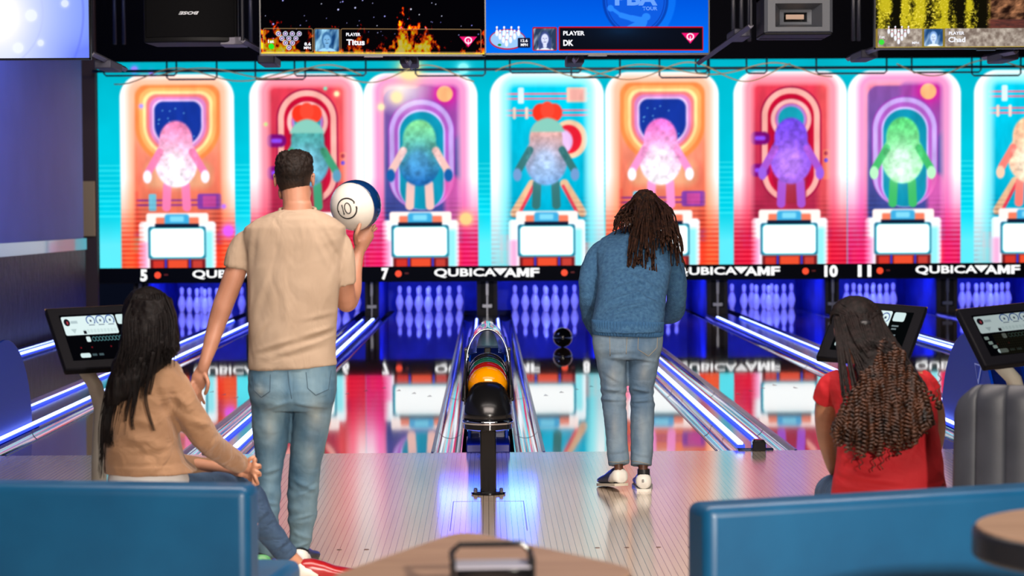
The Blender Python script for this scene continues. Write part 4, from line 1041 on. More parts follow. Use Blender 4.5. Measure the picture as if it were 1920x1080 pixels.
def limb(mb, pts, seg=18, flat=1., round_=True):
    """pts: (px, py, d, radius in photo pixels)"""
    P = [W(a, b, d) for a, b, d, r in pts]; R = [(r/S(d), r/S(d)*flat) for a, b, d, r in pts]
    # subdivide with catmull-rom
    Q = []; RR = []
    n = len(P)
    for i in range(n-1):
        p0, p1, p2, p3 = P[max(i-1, 0)], P[i], P[i+1], P[min(i+2, n-1)]
        for k in range(4):
            t = k/4
            Q.append(.5*((2*p1)+(p2-p0)*t+(2*p0-5*p1+4*p2-p3)*t*t+(3*p1-p0-3*p2+p3)*t**3))
            RR.append((R[i][0]*(1-t)+R[i+1][0]*t, R[i][1]*(1-t)+R[i+1][1]*t))
    Q.append(P[-1]); RR.append(R[-1])
    return mb.tube(Q, RR, seg, round_=round_, side=(1, 0, .01))
def smooth_path(P, k=4):
    P = [Vector(p) for p in P]; n = len(P); Q = []
    for i in range(n-1):
        p0, p1, p2, p3 = P[max(i-1, 0)], P[i], P[i+1], P[min(i+2, n-1)]
        for j in range(k):
            t = j/k; Q.append(.5*((2*p1)+(p2-p0)*t+(2*p0-5*p1+4*p2-p3)*t*t+(3*p1-p0-3*p2+p3)*t**3))
    Q.append(P[-1]); return Q
def head_parts(mb, c, fwd, up, s=1.):
    """cranium, face, nose, lips, brow, chin, ears around centre c"""
    c = Vector(c); f = Vector(fwd).normalized(); u = Vector(up); u = (u-f*u.dot(f)).normalized(); r = f.cross(u)
    M = Matrix((r, f, u)).transposed()
    def b(x, y, z, rx, ry, rz, k=16): mb.ball(c+M @ Vector((x*s, y*s, z*s)), (rx*s, ry*s, rz*s), k, M=M)
    b(0, -.012, .025, .074, .092, .085, 24); b(0, .03, -.03, .060, .062, .080, 20); b(0, .055, -.085, .032, .032, .026)
    b(0, .062, .02, .048, .03, .018); b(.03, .062, -.025, .022, .022, .02); b(-.03, .062, -.025, .022, .022, .02)
    b(0, .098, -.022, .012, .016, .014); b(0, .088, .0, .009, .014, .028); b(0, .084, -.052, .022, .012, .006); b(0, .082, -.062, .019, .012, .006)
    for q in (-1, 1):
        b(q*.079, -.008, -.008, .008, .019, .031, 14); b(q*.083, -.012, .008, .006, .015, .014, 12)
        b(q*.056, .01, -.06, .014, .03, .03)
    return M
def eyes(c, M, s, parent):
    for q in (-1, 1):
        MB().ball(Vector(c)+M @ Vector((q*.031*s, .078*s, .006*s)), .0115*s, 12).build('eye', mat('eye_white', (.8, .8, .78), .2), parent, smooth=True)
def finger(mb, pts, r0=.0088, r1=.0065):
    P = smooth_path(pts, 3); n = len(P)
    mb.tube(P, [r0+(r1-r0)*i/(n-1) for i in range(n)], 10, round_=True)

def skin_mat(name, c, c2):
    mt = mat(name, c, .48, sss=.0); vary(mt, c, c2, (14, 14, 14), 3, .3, .7, bump=.08, bscale=(220, 220, 220), dist=.001); return mt
def denim(name, base, fade, k=(9, 9, 3.5)):
    mt = mat(name, base, .85); vary(mt, base, fade, k, 5, .38, .72, bump=.35, bscale=(420, 420, 420), dist=.0012); return mt
Mskin1 = skin_mat('skin_tanned', rgb(170, 118, 92), rgb(186, 132, 106)); Mskin2 = skin_mat('skin_deep', rgb(92, 56, 40), rgb(108, 68, 48))
Mskin3 = skin_mat('skin_warm', rgb(196, 140, 110), rgb(208, 152, 122)); Mskin4 = skin_mat('skin_brown', rgb(150, 98, 68), rgb(166, 112, 80))

def hair_noise(co, no, amp, s=(90, 90, 20)): return amp*nz3(co, s)

def stitch(mb, pts, r=.0016): return mb.tube(smooth_path(pts, 4), r, 4)

def shoe_mb(heel, toe_dir, L_=.285, w=.05, roll=0):
    """returns (upper, sole, heel panel) meshes; heel at Vector, pointing toe_dir"""
    d = Vector(toe_dir).normalized(); sd = d.cross(Vector((0, 0, 1))).normalized(); up = sd.cross(d)
    def ring(t, hw, z0, z1, ex=2.4, n=22):
        c = heel+d*(t*L_); return [c+sd*(hw*math.copysign(abs(math.cos(a))**(2/ex), math.cos(a)))+up*((z0+z1)/2+(z1-z0)/2*math.copysign(abs(math.sin(a))**(2/ex), math.sin(a))) for a in (2*math.pi*j/n for j in range(n))]
    U = MB().loft([ring(-.02, .020, .02, .06), ring(.0, .034, .012, .085), ring(.08, .040, .012, .098), ring(.22, .041, .012, .100), ring(.38, .042, .012, .088), ring(.55, .048, .012, .068), ring(.75, .052, .012, .056), ring(.9, .045, .012, .048), ring(.98, .028, .014, .036), ring(1.0, .012, .018, .03)])
    So = MB().loft([[heel+d*(L_*t)+sd*(hw*s_)+up*z for t, hw, s_ in ((-.03, .022, 1), (.0, .038, 1), (.15, .044, 1), (.45, .042, 1), (.7, .056, 1), (.9, .048, 1), (1.0, .026, 1), (1.02, 0, 1), (1.0, .026, -1), (.9, .048, -1), (.7, .056, -1), (.45, .042, -1), (.15, .044, -1), (.0, .038, -1), (-.03, .022, -1))] for z in (0, .014)])
    Hp = MB().loft([ring(-.032, .018, .018, .062), ring(-.01, .037, .014, .088), ring(.08, .0425, .014, .094), ring(.20, .0435, .014, .08), ring(.30, .0438, .014, .05)])
    return U, So, Hp
def shoe(heel, toe_dir, m_up, m_heel, m_sole, label, cat_group, w=1., tip=0):
    U, So, Hp = shoe_mb(Vector(heel), toe_dir)
    return U, So, Hp

def folds(mt, scale, strength, dist):
    """soft cloth creases layered over the fine weave"""
    b = mt.node_tree.nodes['Principled BSDF']; tc = N(mt, 'ShaderNodeTexCoord'); mp = N(mt, 'ShaderNodeMapping'); mp.inputs['Scale'].default_value = scale
    L(mt, tc.outputs['Object'], mp.inputs[0]); n = N(mt, 'ShaderNodeTexNoise'); n.inputs['Scale'].default_value = 1; n.inputs['Detail'].default_value = 2.5; n.inputs['Distortion'].default_value = .8
    L(mt, mp.outputs[0], n.inputs['Vector']); bp = N(mt, 'ShaderNodeBump'); bp.inputs['Strength'].default_value = strength; bp.inputs['Distance'].default_value = dist
    old = b.inputs['Normal'].links[0].from_socket if b.inputs['Normal'].links else None
    L(mt, n.outputs['Fac'], bp.inputs['Height'])
    if old: L(mt, old, bp.inputs['Normal'])
    L(mt, bp.outputs[0], b.inputs['Normal'])
def fade_patches(mt, spots, col):
    """worn pale patches of the denim at fixed places (centre, radii)"""
    b = mt.node_tree.nodes['Principled BSDF']; tc = N(mt, 'ShaderNodeTexCoord'); src = b.inputs['Base Color'].links[0].from_socket
    for c, rad, amt in spots:
        mp = N(mt, 'ShaderNodeMapping'); mp.vector_type = 'POINT'; mp.inputs['Location'].default_value = tuple(-c[i]/rad[i] for i in range(3)); mp.inputs['Scale'].default_value = tuple(1/x for x in rad)
        L(mt, tc.outputs['Object'], mp.inputs[0]); g = N(mt, 'ShaderNodeTexGradient', gradient_type='QUADRATIC_SPHERE'); L(mt, mp.outputs[0], g.inputs[0])
        k = N(mt, 'ShaderNodeMath', operation='MULTIPLY'); k.inputs[1].default_value = amt; L(mt, g.outputs['Fac'], k.inputs[0])
        mx = N(mt, 'ShaderNodeMix', data_type='RGBA'); L(mt, k.outputs[0], mx.inputs[0]); L(mt, src, mx.inputs[6]); mx.inputs[7].default_value = (*col, 1); src = mx.outputs[2]
    L(mt, src, b.inputs['Base Color'])
# ------------------------------------------------------- MAN IN TAN SHIRT
D = 8.6
body = MB()
rings_px(body, [(532, 584, 380, 8.58, .06), (530, 586, 395, 8.58, .065), (500, 612, 408, 8.58, .07), (472, 636, 424, 8.58, .09), (470, 634, 470, 8.6, .105), (472, 630, 560, 8.6, .11), (476, 624, 640, 8.6, .105), (472, 626, 700, 8.6, .115), (476, 622, 745, 8.6, .11), (500, 598, 765, 8.6, .08)])
limb(body, [(557, 400, 8.58, 27), (556, 375, 8.58, 26), (554, 350, 8.59, 27)])
hc = W(552, 334, 8.62); Mh = head_parts(body, hc, (.0, 1, -.03), (0, 0, 1), .98)
# arms
limb(body, [(472, 446, 8.6, 19), (452, 480, 8.6, 20), (439, 517, 8.6, 20.5), (430, 542, 8.6, 20), (419, 570, 8.6, 19.5), (407, 606, 8.6, 17.5), (395, 646, 8.58, 14.5), (386, 674, 8.56, 11.5), (380, 692, 8.56, 11)])
limb(body, [(626, 448, 8.6, 19), (638, 490, 8.62, 20), (645, 540, 8.66, 20), (650, 566, 8.70, 20), (660, 545, 8.78, 18), (664, 510, 8.84, 15), (671, 478, 8.87, 11), (677, 462, 8.87, 11)])
# left hand, hanging and relaxed
limb(body, [(380, 690, 8.56, 11), (374, 708, 8.56, 15), (370, 722, 8.57, 15)], flat=.55)
for dx, ln, cy in ((-11, 44, 0), (-4, 50, .01), (3, 47, .02), (9, 38, .03)):
    finger(body, [W(371+dx, 718, 8.55+cy), W(364+dx*1.0+2, 718+ln*.42, 8.54+cy), W(366+dx*.95+3, 718+ln*.72, 8.57+cy), W(371+dx*.9+4, 718+ln, 8.61+cy)])
finger(body, [W(384, 702, 8.55), W(390, 716, 8.53), W(389, 728, 8.53), W(385, 738, 8.54)], .0098, .008)
# right hand under the ball
bc = W(667, 385, 8.86); S1 = S(8.86)
limb(body, [(677, 464, 8.87, 12), (679, 450, 8.87, 18), (682, 440, 8.88, 20)], flat=.8)
finger(body, [W(668, 455, 8.83), W(667, 442, 8.775), W(672, 430, 8.765), W(675, 421, 8.775)], .0105, .0082)
for a, (x1, y1, x2, y2, dd) in enumerate(((690, 437, 697, 424, .0), (694, 437, 703, 422, .03), (690, 440, 706, 428, .07), (680, 443, 690, 434, .10))):
    finger(body, [W(682, 447, 8.86+dd*.6), W((682+x1)/2+1, 443, 8.86+dd*.8), W(x1, y1, 8.86+dd), W(x2, y2, 8.87+dd)], .0092, .007)
# legs under the jeans, ankles
for pts in ([(508, 745, 8.6, 30), (507, 850, 8.6, 22), (502, 960, 8.58, 15), (498, 1052, 8.55, 11)], [(588, 745, 8.6, 30), (574, 850, 8.64, 22), (567, 960, 8.68, 15), (562, 1052, 8.70, 11)]): limb(body, pts)
man1 = remesh('person', body, .0045, Mskin1, None, 3)
tag(man1, 'standing man in beige t-shirt and light jeans, seen from behind, raising a white bowling ball', 'person')
eyes(hc, Mh, .98, man1)
# shirt
M_tee = mat('beige_cotton', rgb(186, 166, 144), .9); vary(M_tee, rgb(164, 142, 120), rgb(178, 156, 134), (5, 5, 5), 4, bump=.25, bscale=(500, 500, 500), dist=.0008)
sh = MB()
rings_px(sh, [(526, 590, 394, 8.575, .078), (505, 610, 400, 8.575, .088), (480, 630, 411, 8.575, .098), (458, 648, 426, 8.58, .112), (455, 648, 450, 8.59, .125), (461, 644, 490, 8.6, .13), (465, 637, 540, 8.6, .132), (467, 633, 600, 8.6, .13), (467, 630, 650, 8.6, .13), (465, 631, 676, 8.6, .133), (465, 633, 689, 8.6, .134)], 56, 2.25)
for i in range(56*2, 0, -1):
    x_, y_, z_ = sh.v[-i]; sh.v[-i] = (x_, y_, z_+.045*(x_-W(550, 690, 8.6).x))
limb(sh, [(482, 442, 8.59, 19), (461, 455, 8.6, 23), (450, 474, 8.6, 25), (443, 503, 8.6, 24.5)], round_=False)
limb(sh, [(618, 442, 8.59, 19), (635, 457, 8.6, 23), (643, 488, 8.61, 24), (645, 532, 8.63, 23.5)], round_=False)
def d_shirt(co, no):
    w = .004*nz3(co, (5, 5, 2.2))+.003*np.abs(nz3(co, (9, 9, 3.5), 13))+.0028*nz3(co, (14, 10, 5), 3)+.0012*nz3(co, (26, 26, 12), 7)
    A = lambda x, y, dd=-.13: tuple(W(x, y, 8.6+dd))
    for (a, b_, wd, am) in ((A(475, 660), A(560, 632), .010, .007), (A(560, 632), A(630, 612), .010, .008), (A(500, 670), A(610, 640), .012, .006), (A(470, 600), A(505, 500), .014, .004),
                            (A(600, 410), A(650, 500), .010, .004), (A(590, 425), A(636, 520), .012, -.004), (A(520, 405), A(590, 405), .008, -.002), (A(540, 650), A(632, 622), .008, -.006), (A(480, 430), A(468, 520), .012, -.004),
                            (A(560, 600), A(632, 585), .010, .004), (A(470, 640), A(500, 600), .010, .004), (A(632, 540), A(632, 640), .016, .004)):
        w += 1.0*ridge(co, a, b_, wd, am)
    return w
tee = remesh('t_shirt', sh, .007, M_tee, man1, 4, d_shirt)
# collar rib, hem and cuff stitch lines
cc = W(558, 395, 8.575)
MB().tube([(cc.x+.073*math.cos(a), cc.y+.080*math.sin(a), cc.z+.004+.012*math.sin(a)) for a in np.linspace(0, 2*math.pi, 32, endpoint=False)], (.0065), 8, closed=True).build('collar', M_tee, tee, smooth=True)
# jeans
M_jean1 = denim('light_denim', rgb(66, 102, 126), rgb(118, 146, 158))
jn = MB()
rings_px(jn, [(470, 629, 676, 8.6, .122), (466, 631, 705, 8.6, .13), (466, 631, 730, 8.59, .138), (469, 628, 752, 8.59, .135), (476, 622, 768, 8.6, .115)], 44, 2.3)
limb(jn, [(508, 745, 8.59, 38), (508, 790, 8.59, 36), (508, 830, 8.6, 32), (506, 870, 8.6, 26), (504, 905, 8.6, 23.5), (502, 950, 8.59, 22.5), (500, 1000, 8.58, 21.5), (497, 1046, 8.56, 19.5)], 26, 1.1, False)
limb(jn, [(588, 745, 8.59, 38), (584, 790, 8.60, 36), (578, 830, 8.62, 33), (572, 870, 8.64, 30), (569, 905, 8.66, 29.5), (567, 950, 8.67, 28), (564, 1000, 8.69, 23), (561, 1048, 8.70, 18.5)], 26, 1.05, False)
def folds_leg(co, zs_list, amp=.005):
    w = np.zeros(len(co))
    for (x0, z0, x1, z1, yy, wd, am) in zs_list:
        w += ridge(co, tuple(W(x0, z0, yy)), tuple(W(x1, z1, yy)), wd, am)
    return w
def d_jean1(co, no):
    w = .005*nz3(co, (7, 7, 5))+.002*nz3(co, (14, 14, 24), 5)+.0014*nz3(co, (34, 34, 50), 6)
    low = np.clip((.50-co[:, 2])/.3, 0, 1); w += low*.008*nz3(co, (9, 9, 26), 2)
    w += .9*folds_leg(co, [(484, 772, 545, 752, 8.48, .008, .006), (548, 760, 620, 782, 8.48, .008, -.005), (552, 755, 625, 768, 8.48, .008, .006), (546, 690, 548, 755, 8.46, .006, -.006), (490, 890, 524, 880, 8.5, .009, .006), (545, 900, 596, 925, 8.56, .010, .007), (548, 930, 598, 905, 8.56, .008, -.005),
                        (484, 1010, 515, 1000, 8.48, .008, .006), (545, 1000, 586, 1015, 8.6, .009, .006), (545, 975, 590, 965, 8.6, .007, .005), (545, 1030, 580, 1022, 8.6, .007, .006), (484, 940, 522, 950, 8.5, .008, .005)])
    return w
j1 = remesh('jeans', jn, .006, M_jean1, man1, 3, d_jean1)
M_stitch = mat('jean_stitch', rgb(52, 74, 92), .8)
def pocket(parent, pts, dd, r=.0013, name='pocket', m_=M_stitch):
    MB().tube([W(x, y, dd) for x, y in pts], r, 5).build(name, m_, parent, smooth=True)
def surf_pts(o, pts, d0):
    """project stitch points on to the near face of mesh o (world = object space)"""
    from mathutils.bvhtree import BVHTree
    me = o.data; bv = BVHTree.FromPolygons([v.co.copy() for v in me.vertices], [tuple(p.vertices) for p in me.polygons])
    out = []
    P = []
    for i in range(len(pts)-1):
        for k in range(6): t = k/6; P.append((pts[i][0]*(1-t)+pts[i+1][0]*t, pts[i][1]*(1-t)+pts[i+1][1]*t))
    P.append(pts[-1])
    for x, y in P:
        q = W(x, y, d0); dr = (q-CAM).normalized(); h = bv.ray_cast(CAM, dr)
        if h[0]: out.append(h[0]-dr*.0012)
    return out
def seam(o, pts, d0, name, m_=M_stitch, r=.0013):
    P = surf_pts(o, pts, d0)
    if len(P) > 2: MB().tube(P, r, 5).build(name, m_, o, smooth=True)
seam(j1, [(474, 703), (476, 732), (490, 745), (506, 734), (507, 702)], 8.5, 'back_pocket'); seam(j1, [(574, 698), (577, 728), (592, 741), (616, 730), (621, 694)], 8.5, 'back_pocket')
seam(j1, [(540, 696), (542, 720), (547, 748)], 8.5, 'centre_seam')
# shoes
M_blk = mat('shoe_black', (.012, .012, .014), .4); M_grn = mat('shoe_green', rgb(110, 190, 120), .4); M_wht = mat('shoe_white', rgb(225, 222, 212), .4); M_sole = mat('shoe_sole', rgb(200, 190, 170), .6); M_shred = mat('shoe_red', rgb(170, 24, 28), .28, coat=.3)
M_solegr = mat('sole_green', rgb(120, 170, 60), .6)
def put_shoe(heel, toe, parent, mu, mh_, ms):
    U, So, Hp = shoe_mb(Vector(heel), toe)
    u_ = U.build('shoe', mu, parent, smooth=True); So.build('sole', ms, u_, smooth='auto'); Hp.build('heel_panel', mh_, u_, smooth=True); return u_
h1 = W(492, 1074, 8.56); h1.z = 0
put_shoe((h1.x, -4.40, 0), (-.05, 1, 0), man1, M_blk, M_grn, M_solegr)
h2 = W(560, 1074, 8.68); put_shoe((h2.x, -4.27, 0), (.12, 1, 0), man1, M_blk, M_wht, M_sole)
# hair: short crop, faded sides
M_hair1 = mat('hair_dark_brown', rgb(44, 32, 26), .6, spec=.2)
vary(M_hair1, rgb(12, 8, 7), rgb(38, 27, 21), (160, 160, 60), 3, .3, .7, bump=.8, bscale=(300, 300, 90), dist=.003)
hb = MB(); Mx = Mh
def hb_ball(x, y, z, rx, ry, rz, mb=None): (mb or hb).ball(hc+Mx @ Vector((x*.98, y*.98, z*.98)), (rx*.98, ry*.98, rz*.98), 28, M=Mx)
hb_ball(0, -.016, .030, .080, .098, .084); hb_ball(0, -.030, -.01, .074, .074, .078); hb_ball(-.030, -.01, .072, .044, .07, .042); hb_ball(.034, -.01, .070, .042, .07, .042); hb_ball(.006, .0, .082, .05, .07, .036)
hair1 = remesh('hair', hb, .004, M_hair1, man1, 2, lambda co, no: np.clip((co[:, 2]-hc.z-.01)/.05, 0, 1)*(.005*nz3(co, (60, 25, 60))+.005*nz3(co, (150, 60, 90), 4)+.003)-np.clip((hc.z-.0-co[:, 2])/.06, 0, 1)*.006+.0012*nz3(co, (240, 240, 240)))
# cut the hair cap away below the nape and at the face
bm = bmesh.new(); bm.from_mesh(hair1.data)
dele = [v for v in bm.verts if (v.co.z < hc.z-.075-max(0, .045-abs(v.co.x-hc.x))*.35) or (v.co.y > hc.y+.05 and v.co.z < hc.z+.06) or (abs(v.co.x-hc.x) > .062 and v.co.y > hc.y-.035 and v.co.z < hc.z+.015)]
bmesh.ops.delete(bm, geom=dele, context='VERTS'); bm.to_mesh(hair1.data); bm.free()
# glasses arms
M_gl = mat('glasses', (.01, .01, .012), .2)
for q in (-1, 1): MB().tube([hc+Mh @ Vector((q*.078, -.03, .004)), hc+Mh @ Vector((q*.082, -.01, .018)), hc+Mh @ Vector((q*.076, .08, .016))], .002, 6).build('glasses_arm', M_gl, man1, smooth=True)

# the ball he holds
M_bw = mat('ball_pearl_white', rgb(222, 218, 208), .16, coat=.6); M_bb = mat('ball_navy', rgb(8, 44, 92), .12, coat=.6)
ball = empty('bowling_ball', bc); tag(ball, 'white and navy bowling ball marked 10 held up by the standing man', 'bowling ball')
ax_ = Vector((-.42, -.86, -.22)).normalized(); Mb = ax_.to_track_quat('Z', 'Y').to_matrix()
Rb = .1085
for nm, m_, lo, hi in (('white_shell', M_bw, .27, 1.5706), ('navy_shell', M_bb, -1.5706, .27)):
    rings = []
    for i in range(25):
        th = lo+(hi-lo)*i/24; rings.append([Mb @ Vector((Rb*math.cos(th)*math.cos(a), Rb*math.cos(th)*math.sin(a), Rb*math.sin(th))) for a in np.linspace(0, 2*math.pi, 48, endpoint=False)])
    MB().loft(rings).build(nm, m_, ball, smooth=True)
# printed 10 in a ring, drawn on the surface
M_ink = mat('ball_print', (.008, .008, .01), .25)
lc = (W(652.5, 391.5, 8.86)-bc); lc.y = -math.sqrt(max(Rb**2-lc.x**2-lc.z**2, 0)); ln_ = lc.normalized()
eu = (Vector((0, 0, 1))-ln_*ln_.z).normalized(); er = eu.cross(ln_)*-1
if er.x < 0: er = -er
def onb(a, b_): p = ln_*Rb+er*a+eu*b_; return p.normalized()*(Rb+.0004)
r_ = .0465
pts = [onb(r_*math.cos(t), r_*math.sin(t)) for t in np.linspace(.62, 6.5, 50)]
MB().tube(pts, [(.0034, .0010)]*50, 6).build('print_ring', M_ink, ball)
MB().tube([onb(-.021, .017), onb(-.012, -.026)], .003, 6).build('digit_one', M_ink, ball)
MB().tube([onb(.006+.0135*math.cos(t)+.003*-math.sin(t), .002+.0225*math.sin(t)) for t in np.linspace(0, 2*math.pi, 30, endpoint=False)], .0024, 6, closed=True).build('digit_zero', M_ink, ball)
for t in (3.35, .5):
    MB().add([onb(r_*1.0*math.cos(t), r_*math.sin(t)), onb(r_*.82*math.cos(t+.1), r_*.82*math.sin(t+.1)), onb(r_*.95*math.cos(t+.25), r_*.95*math.sin(t+.25))], [(0, 1, 2)]).build('arrow_tip', M_ink, ball)

# ------------------------------------------------------- MAN IN BLUE SWEATER
body = MB()
rings_px(body, [(1160, 1230, 428, 11.52, .07), (1150, 1240, 442, 11.47, .08), (1134, 1250, 470, 11.4, .11), (1126, 1248, 520, 11.28, .115), (1124, 1238, 580, 11.16, .115), (1116, 1238, 625, 11.1, .115), (1118, 1234, 652, 11.1, .11), (1130, 1222, 672, 11.1, .08)])
limb(body, [(1198, 440, 11.5, 20), (1204, 425, 11.56, 19), (1208, 410, 11.62, 20)])
hc2 = W(1210, 398, 11.68); Mh2 = head_parts(body, hc2, (.10, 1, -.85), (0, .8, 1), .98)
limb(body, [(1137, 474, 11.42, 13), (1109, 512, 11.38, 15), (1101, 560, 11.36, 12.5), (1106, 590, 11.44, 12), (1120, 618, 11.55, 9), (1126, 628, 11.6, 9)])
limb(body, [(1246, 476, 11.42, 13), (1266, 520, 11.42, 15), (1266, 572, 11.5, 13), (1248, 592, 11.62, 12), (1215, 604, 11.72, 8), (1205, 606, 11.74, 8)])
limb(body, [(1126, 628, 11.6, 9), (1132, 638, 11.64, 11)], flat=.6)
for k_ in range(4): finger(body, [W(1127+k_*4, 636, 11.62+k_*.01), W(1128+k_*4, 648, 11.64+k_*.01), W(1132+k_*4, 656, 11.67), W(1135+k_*3, 660, 11.70)])
finger(body, [W(1138, 632, 11.62), W(1146, 640, 11.62), W(1150, 648, 11.63)], .0098, .008)
limb(body, [(1205, 606, 11.74, 9), (1196, 608, 11.75, 11)], flat=.6)
for k_ in range(4): finger(body, [W(1192, 602+k_*5, 11.76), W(1180, 604+k_*5, 11.76), W(1172, 607+k_*4, 11.74), W(1170, 612+k_*3, 11.70)])
finger(body, [W(1198, 600, 11.74), W(1190, 593, 11.73), W(1183, 591, 11.72)], .0098, .008)
for pts in ([(1147, 655, 11.1, 24), (1151, 740, 11.1, 16), (1156, 820, 11.06, 11), (1160, 878, 11.02, 8.5)], [(1207, 655, 11.1, 24), (1205, 740, 11.12, 16), (1205, 820, 11.1, 11), (1206, 892, 11.06, 8.5)]): limb(body, pts)
man2 = remesh('person', body, .0045, Mskin2, None, 3)
tag(man2, 'bending man with long dreadlocks, blue sweater and jeans at the foul line', 'person')
eyes(hc2, Mh2, .98, man2)
M_knit = mat('blue_knit', rgb(62, 104, 142), .95)
vary(M_knit, rgb(42, 84, 124), rgb(68, 112, 148), (60, 60, 60), 4, .3, .7, bump=.0)
b = M_knit.node_tree.nodes['Principled BSDF']; tc = N(M_knit, 'ShaderNodeTexCoord')
w1 = N(M_knit, 'ShaderNodeTexWave', bands_direction='DIAGONAL'); w1.inputs['Scale'].default_value = 70; w1.inputs['Distortion'].default_value = 6; w1.inputs['Detail Scale'].default_value = 3; L(M_knit, tc.outputs['Object'], w1.inputs[0])
bp = N(M_knit, 'ShaderNodeBump'); bp.inputs['Strength'].default_value = .6; bp.inputs['Distance'].default_value = .003; L(M_knit, w1.outputs['Fac'], bp.inputs['Height']); L(M_knit, bp.outputs[0], b.inputs['Normal'])
sw = MB()
rings_px(sw, [(1168, 1222, 424, 11.54, .07), (1150, 1240, 432, 11.50, .09), (1128, 1258, 447, 11.45, .118), (1118, 1264, 465, 11.4, .135), (1119, 1262, 490, 11.34, .145), (1121, 1256, 520, 11.26, .15), (1119, 1250, 550, 11.2, .15), (1113, 1246, 580, 11.14, .15), (1109, 1245, 605, 11.1, .148), (1110, 1244, 622, 11.08, .142)], 56, 2.3)
limb(sw, [(1142, 462, 11.43, 18), (1119, 480, 11.41, 20), (1107, 515, 11.38, 20.5), (1105, 555, 11.36, 19), (1105, 585, 11.42, 17.5), (1115, 618, 11.52, 12), (1119, 628, 11.57, 10.5)], round_=False)
limb(sw, [(1238, 464, 11.43, 18), (1257, 484, 11.42, 22), (1266, 520, 11.43, 20.5), (1268, 560, 11.47, 19.5), (1262, 586, 11.56, 19), (1240, 594, 11.66, 15), (1215, 602, 11.73, 11)], round_=False)
def d_sw(co, no):
    w = .006*nz3(co, (6, 6, 9))+.004*nz3(co, (14, 14, 24), 3)
    A = lambda x, y, dd=10.98: tuple(W(x, y, dd))
    for q in ((A(1125, 570), A(1240, 540), .011, .010), (A(1120, 590), A(1235, 565), .010, .010), (A(1128, 552), A(1225, 520, 11.1), .010, .008), (A(1180, 515, 11.1), A(1240, 545), .012, .010), (A(1185, 535, 11.05), A(1242, 570), .009, -.007),
              (A(1112, 598), A(1190, 588), .008, .008), (A(1140, 440, 11.3), A(1122, 500, 11.2), .014, -.005), (A(1240, 450, 11.3), A(1256, 505, 11.2), .014, -.005)):
        w += 1.0*ridge(co, *q)
    return w
swo = remesh('sweater', sw, .007, M_knit, man2, 3, d_sw)
# ribbed hem: many rounded ribs round the waist
hm = []
e0, e1 = (1111, 1243), (627, )
rowsz = []
for (yy, k0) in ((601, 1.0), (606, 1.0), (624, .99), (629, .965)):
    l, r = W(1110, yy, 11.09), W(1244, yy, 11.09); c = (l+r)/2; hw = (r.x-l.x)/2*.985*k0; q = []
    NR = 64
    for j in range(NR*6):
        t = 2*math.pi*j/(NR*6); rb = 1+.028*math.cos(t*NR); cs, sn = math.cos(t), math.sin(t)
        q.append((c.x+hw*rb*math.copysign(abs(cs)**.88, cs), c.y+.143*k0*rb*math.copysign(abs(sn)**.88, sn), c.z+.012*cs*-.6))
    rowsz.append(q)
MB().loft(rowsz).build('ribbed_hem', mat('ribbed_knit', rgb(48, 92, 132), .95), swo, smooth=True)
M_jean2 = denim('faded_denim', rgb(78, 106, 132), rgb(130, 150, 162))
jn = MB()
rings_px(jn, [(1113, 1241, 612, 11.1, .118), (1111, 1242, 635, 11.09, .128), (1112, 1240, 655, 11.09, .13), (1117, 1236, 672, 11.1, .115)], 44, 2.3)
limb(jn, [(1145, 655, 11.09, 30), (1148, 690, 11.09, 27.5), (1151, 725, 11.1, 24), (1152, 755, 11.1, 23), (1154, 790, 11.08, 21.5), (1157, 830, 11.05, 20.5), (1161, 871, 11.02, 19.5)], 26, 1.1, False)
limb(jn, [(1209, 655, 11.09, 31), (1205, 690, 11.1, 28), (1203, 725, 11.12, 24), (1205, 755, 11.13, 23.5), (1205, 790, 11.12, 22), (1204, 830, 11.1, 21), (1203, 873, 11.07, 20.5)], 26, 1.1, False)
def d_jean2(co, no):
    w = .006*nz3(co, (7, 7, 9))+.0025*nz3(co, (15, 15, 30), 5)+.001*nz3(co, (34, 34, 60), 6); kn = np.exp(-((co[:, 2]-.50)/.06)**2); w += kn*.010*nz3(co, (8, 8, 40), 8)
    w += .9*folds_leg(co, [(1130, 728, 1172, 738, 10.98, .010, .010), (1128, 742, 1172, 734, 10.98, .007, -.007), (1130, 750, 1168, 752, 10.98, .007, .006), (1182, 728, 1225, 738, 11.0, .010, .011), (1182, 745, 1226, 738, 11.0, .007, -.007), (1184, 756, 1222, 752, 11.0, .007, .006),
                        (1176, 668, 1140, 672, 10.98, .008, .006), (1178, 668, 1235, 680, 10.98, .008, .006), (1176, 620, 1176, 662, 10.96, .006, -.007), (1140, 850, 1178, 846, 10.95, .008, .005), (1184, 850, 1222, 856, 11.0, .008, .005), (1135, 700, 1170, 720, 10.97, .01, .005)])
    return w
j2 = remesh('jeans', jn, .006, M_jean2, man2, 3, d_jean2)
M_st2 = mat('stitch_tan', rgb(150, 140, 120), .8)
seam(j2, [(1124, 628), (1143, 630), (1144, 668)], 11, 'back_pocket', M_st2, .0016); seam(j2, [(1231, 620), (1197, 628), (1196, 655), (1216, 668), (1232, 652), (1233, 624)], 11, 'back_pocket', M_st2, .0016)
seam(j2, [(1176, 626), (1175, 645), (1174, 664)], 11, 'centre_seam', M_st2, .0015)
seam(j2, [(1141, 866), (1160, 867), (1180, 862)], 11, 'leg_hem', M_st2, .0018); seam(j2, [(1183, 864), (1203, 867), (1222, 872)], 11, 'leg_hem', M_st2, .0018)
M_nv = mat('shoe_navy', rgb(24, 34, 62), .4)
a1 = W(1162, 915, 11.02)
put_shoe((W(1165, 905, 11.0).x, -1.905, .035), (-.30, 1, -.12), man2, M_nv, M_wht, M_sole)
put_shoe((W(1207, 905, 11.04).x, -1.87, 0), (.03, 1, 0), man2, M_blk, M_wht, M_wht)
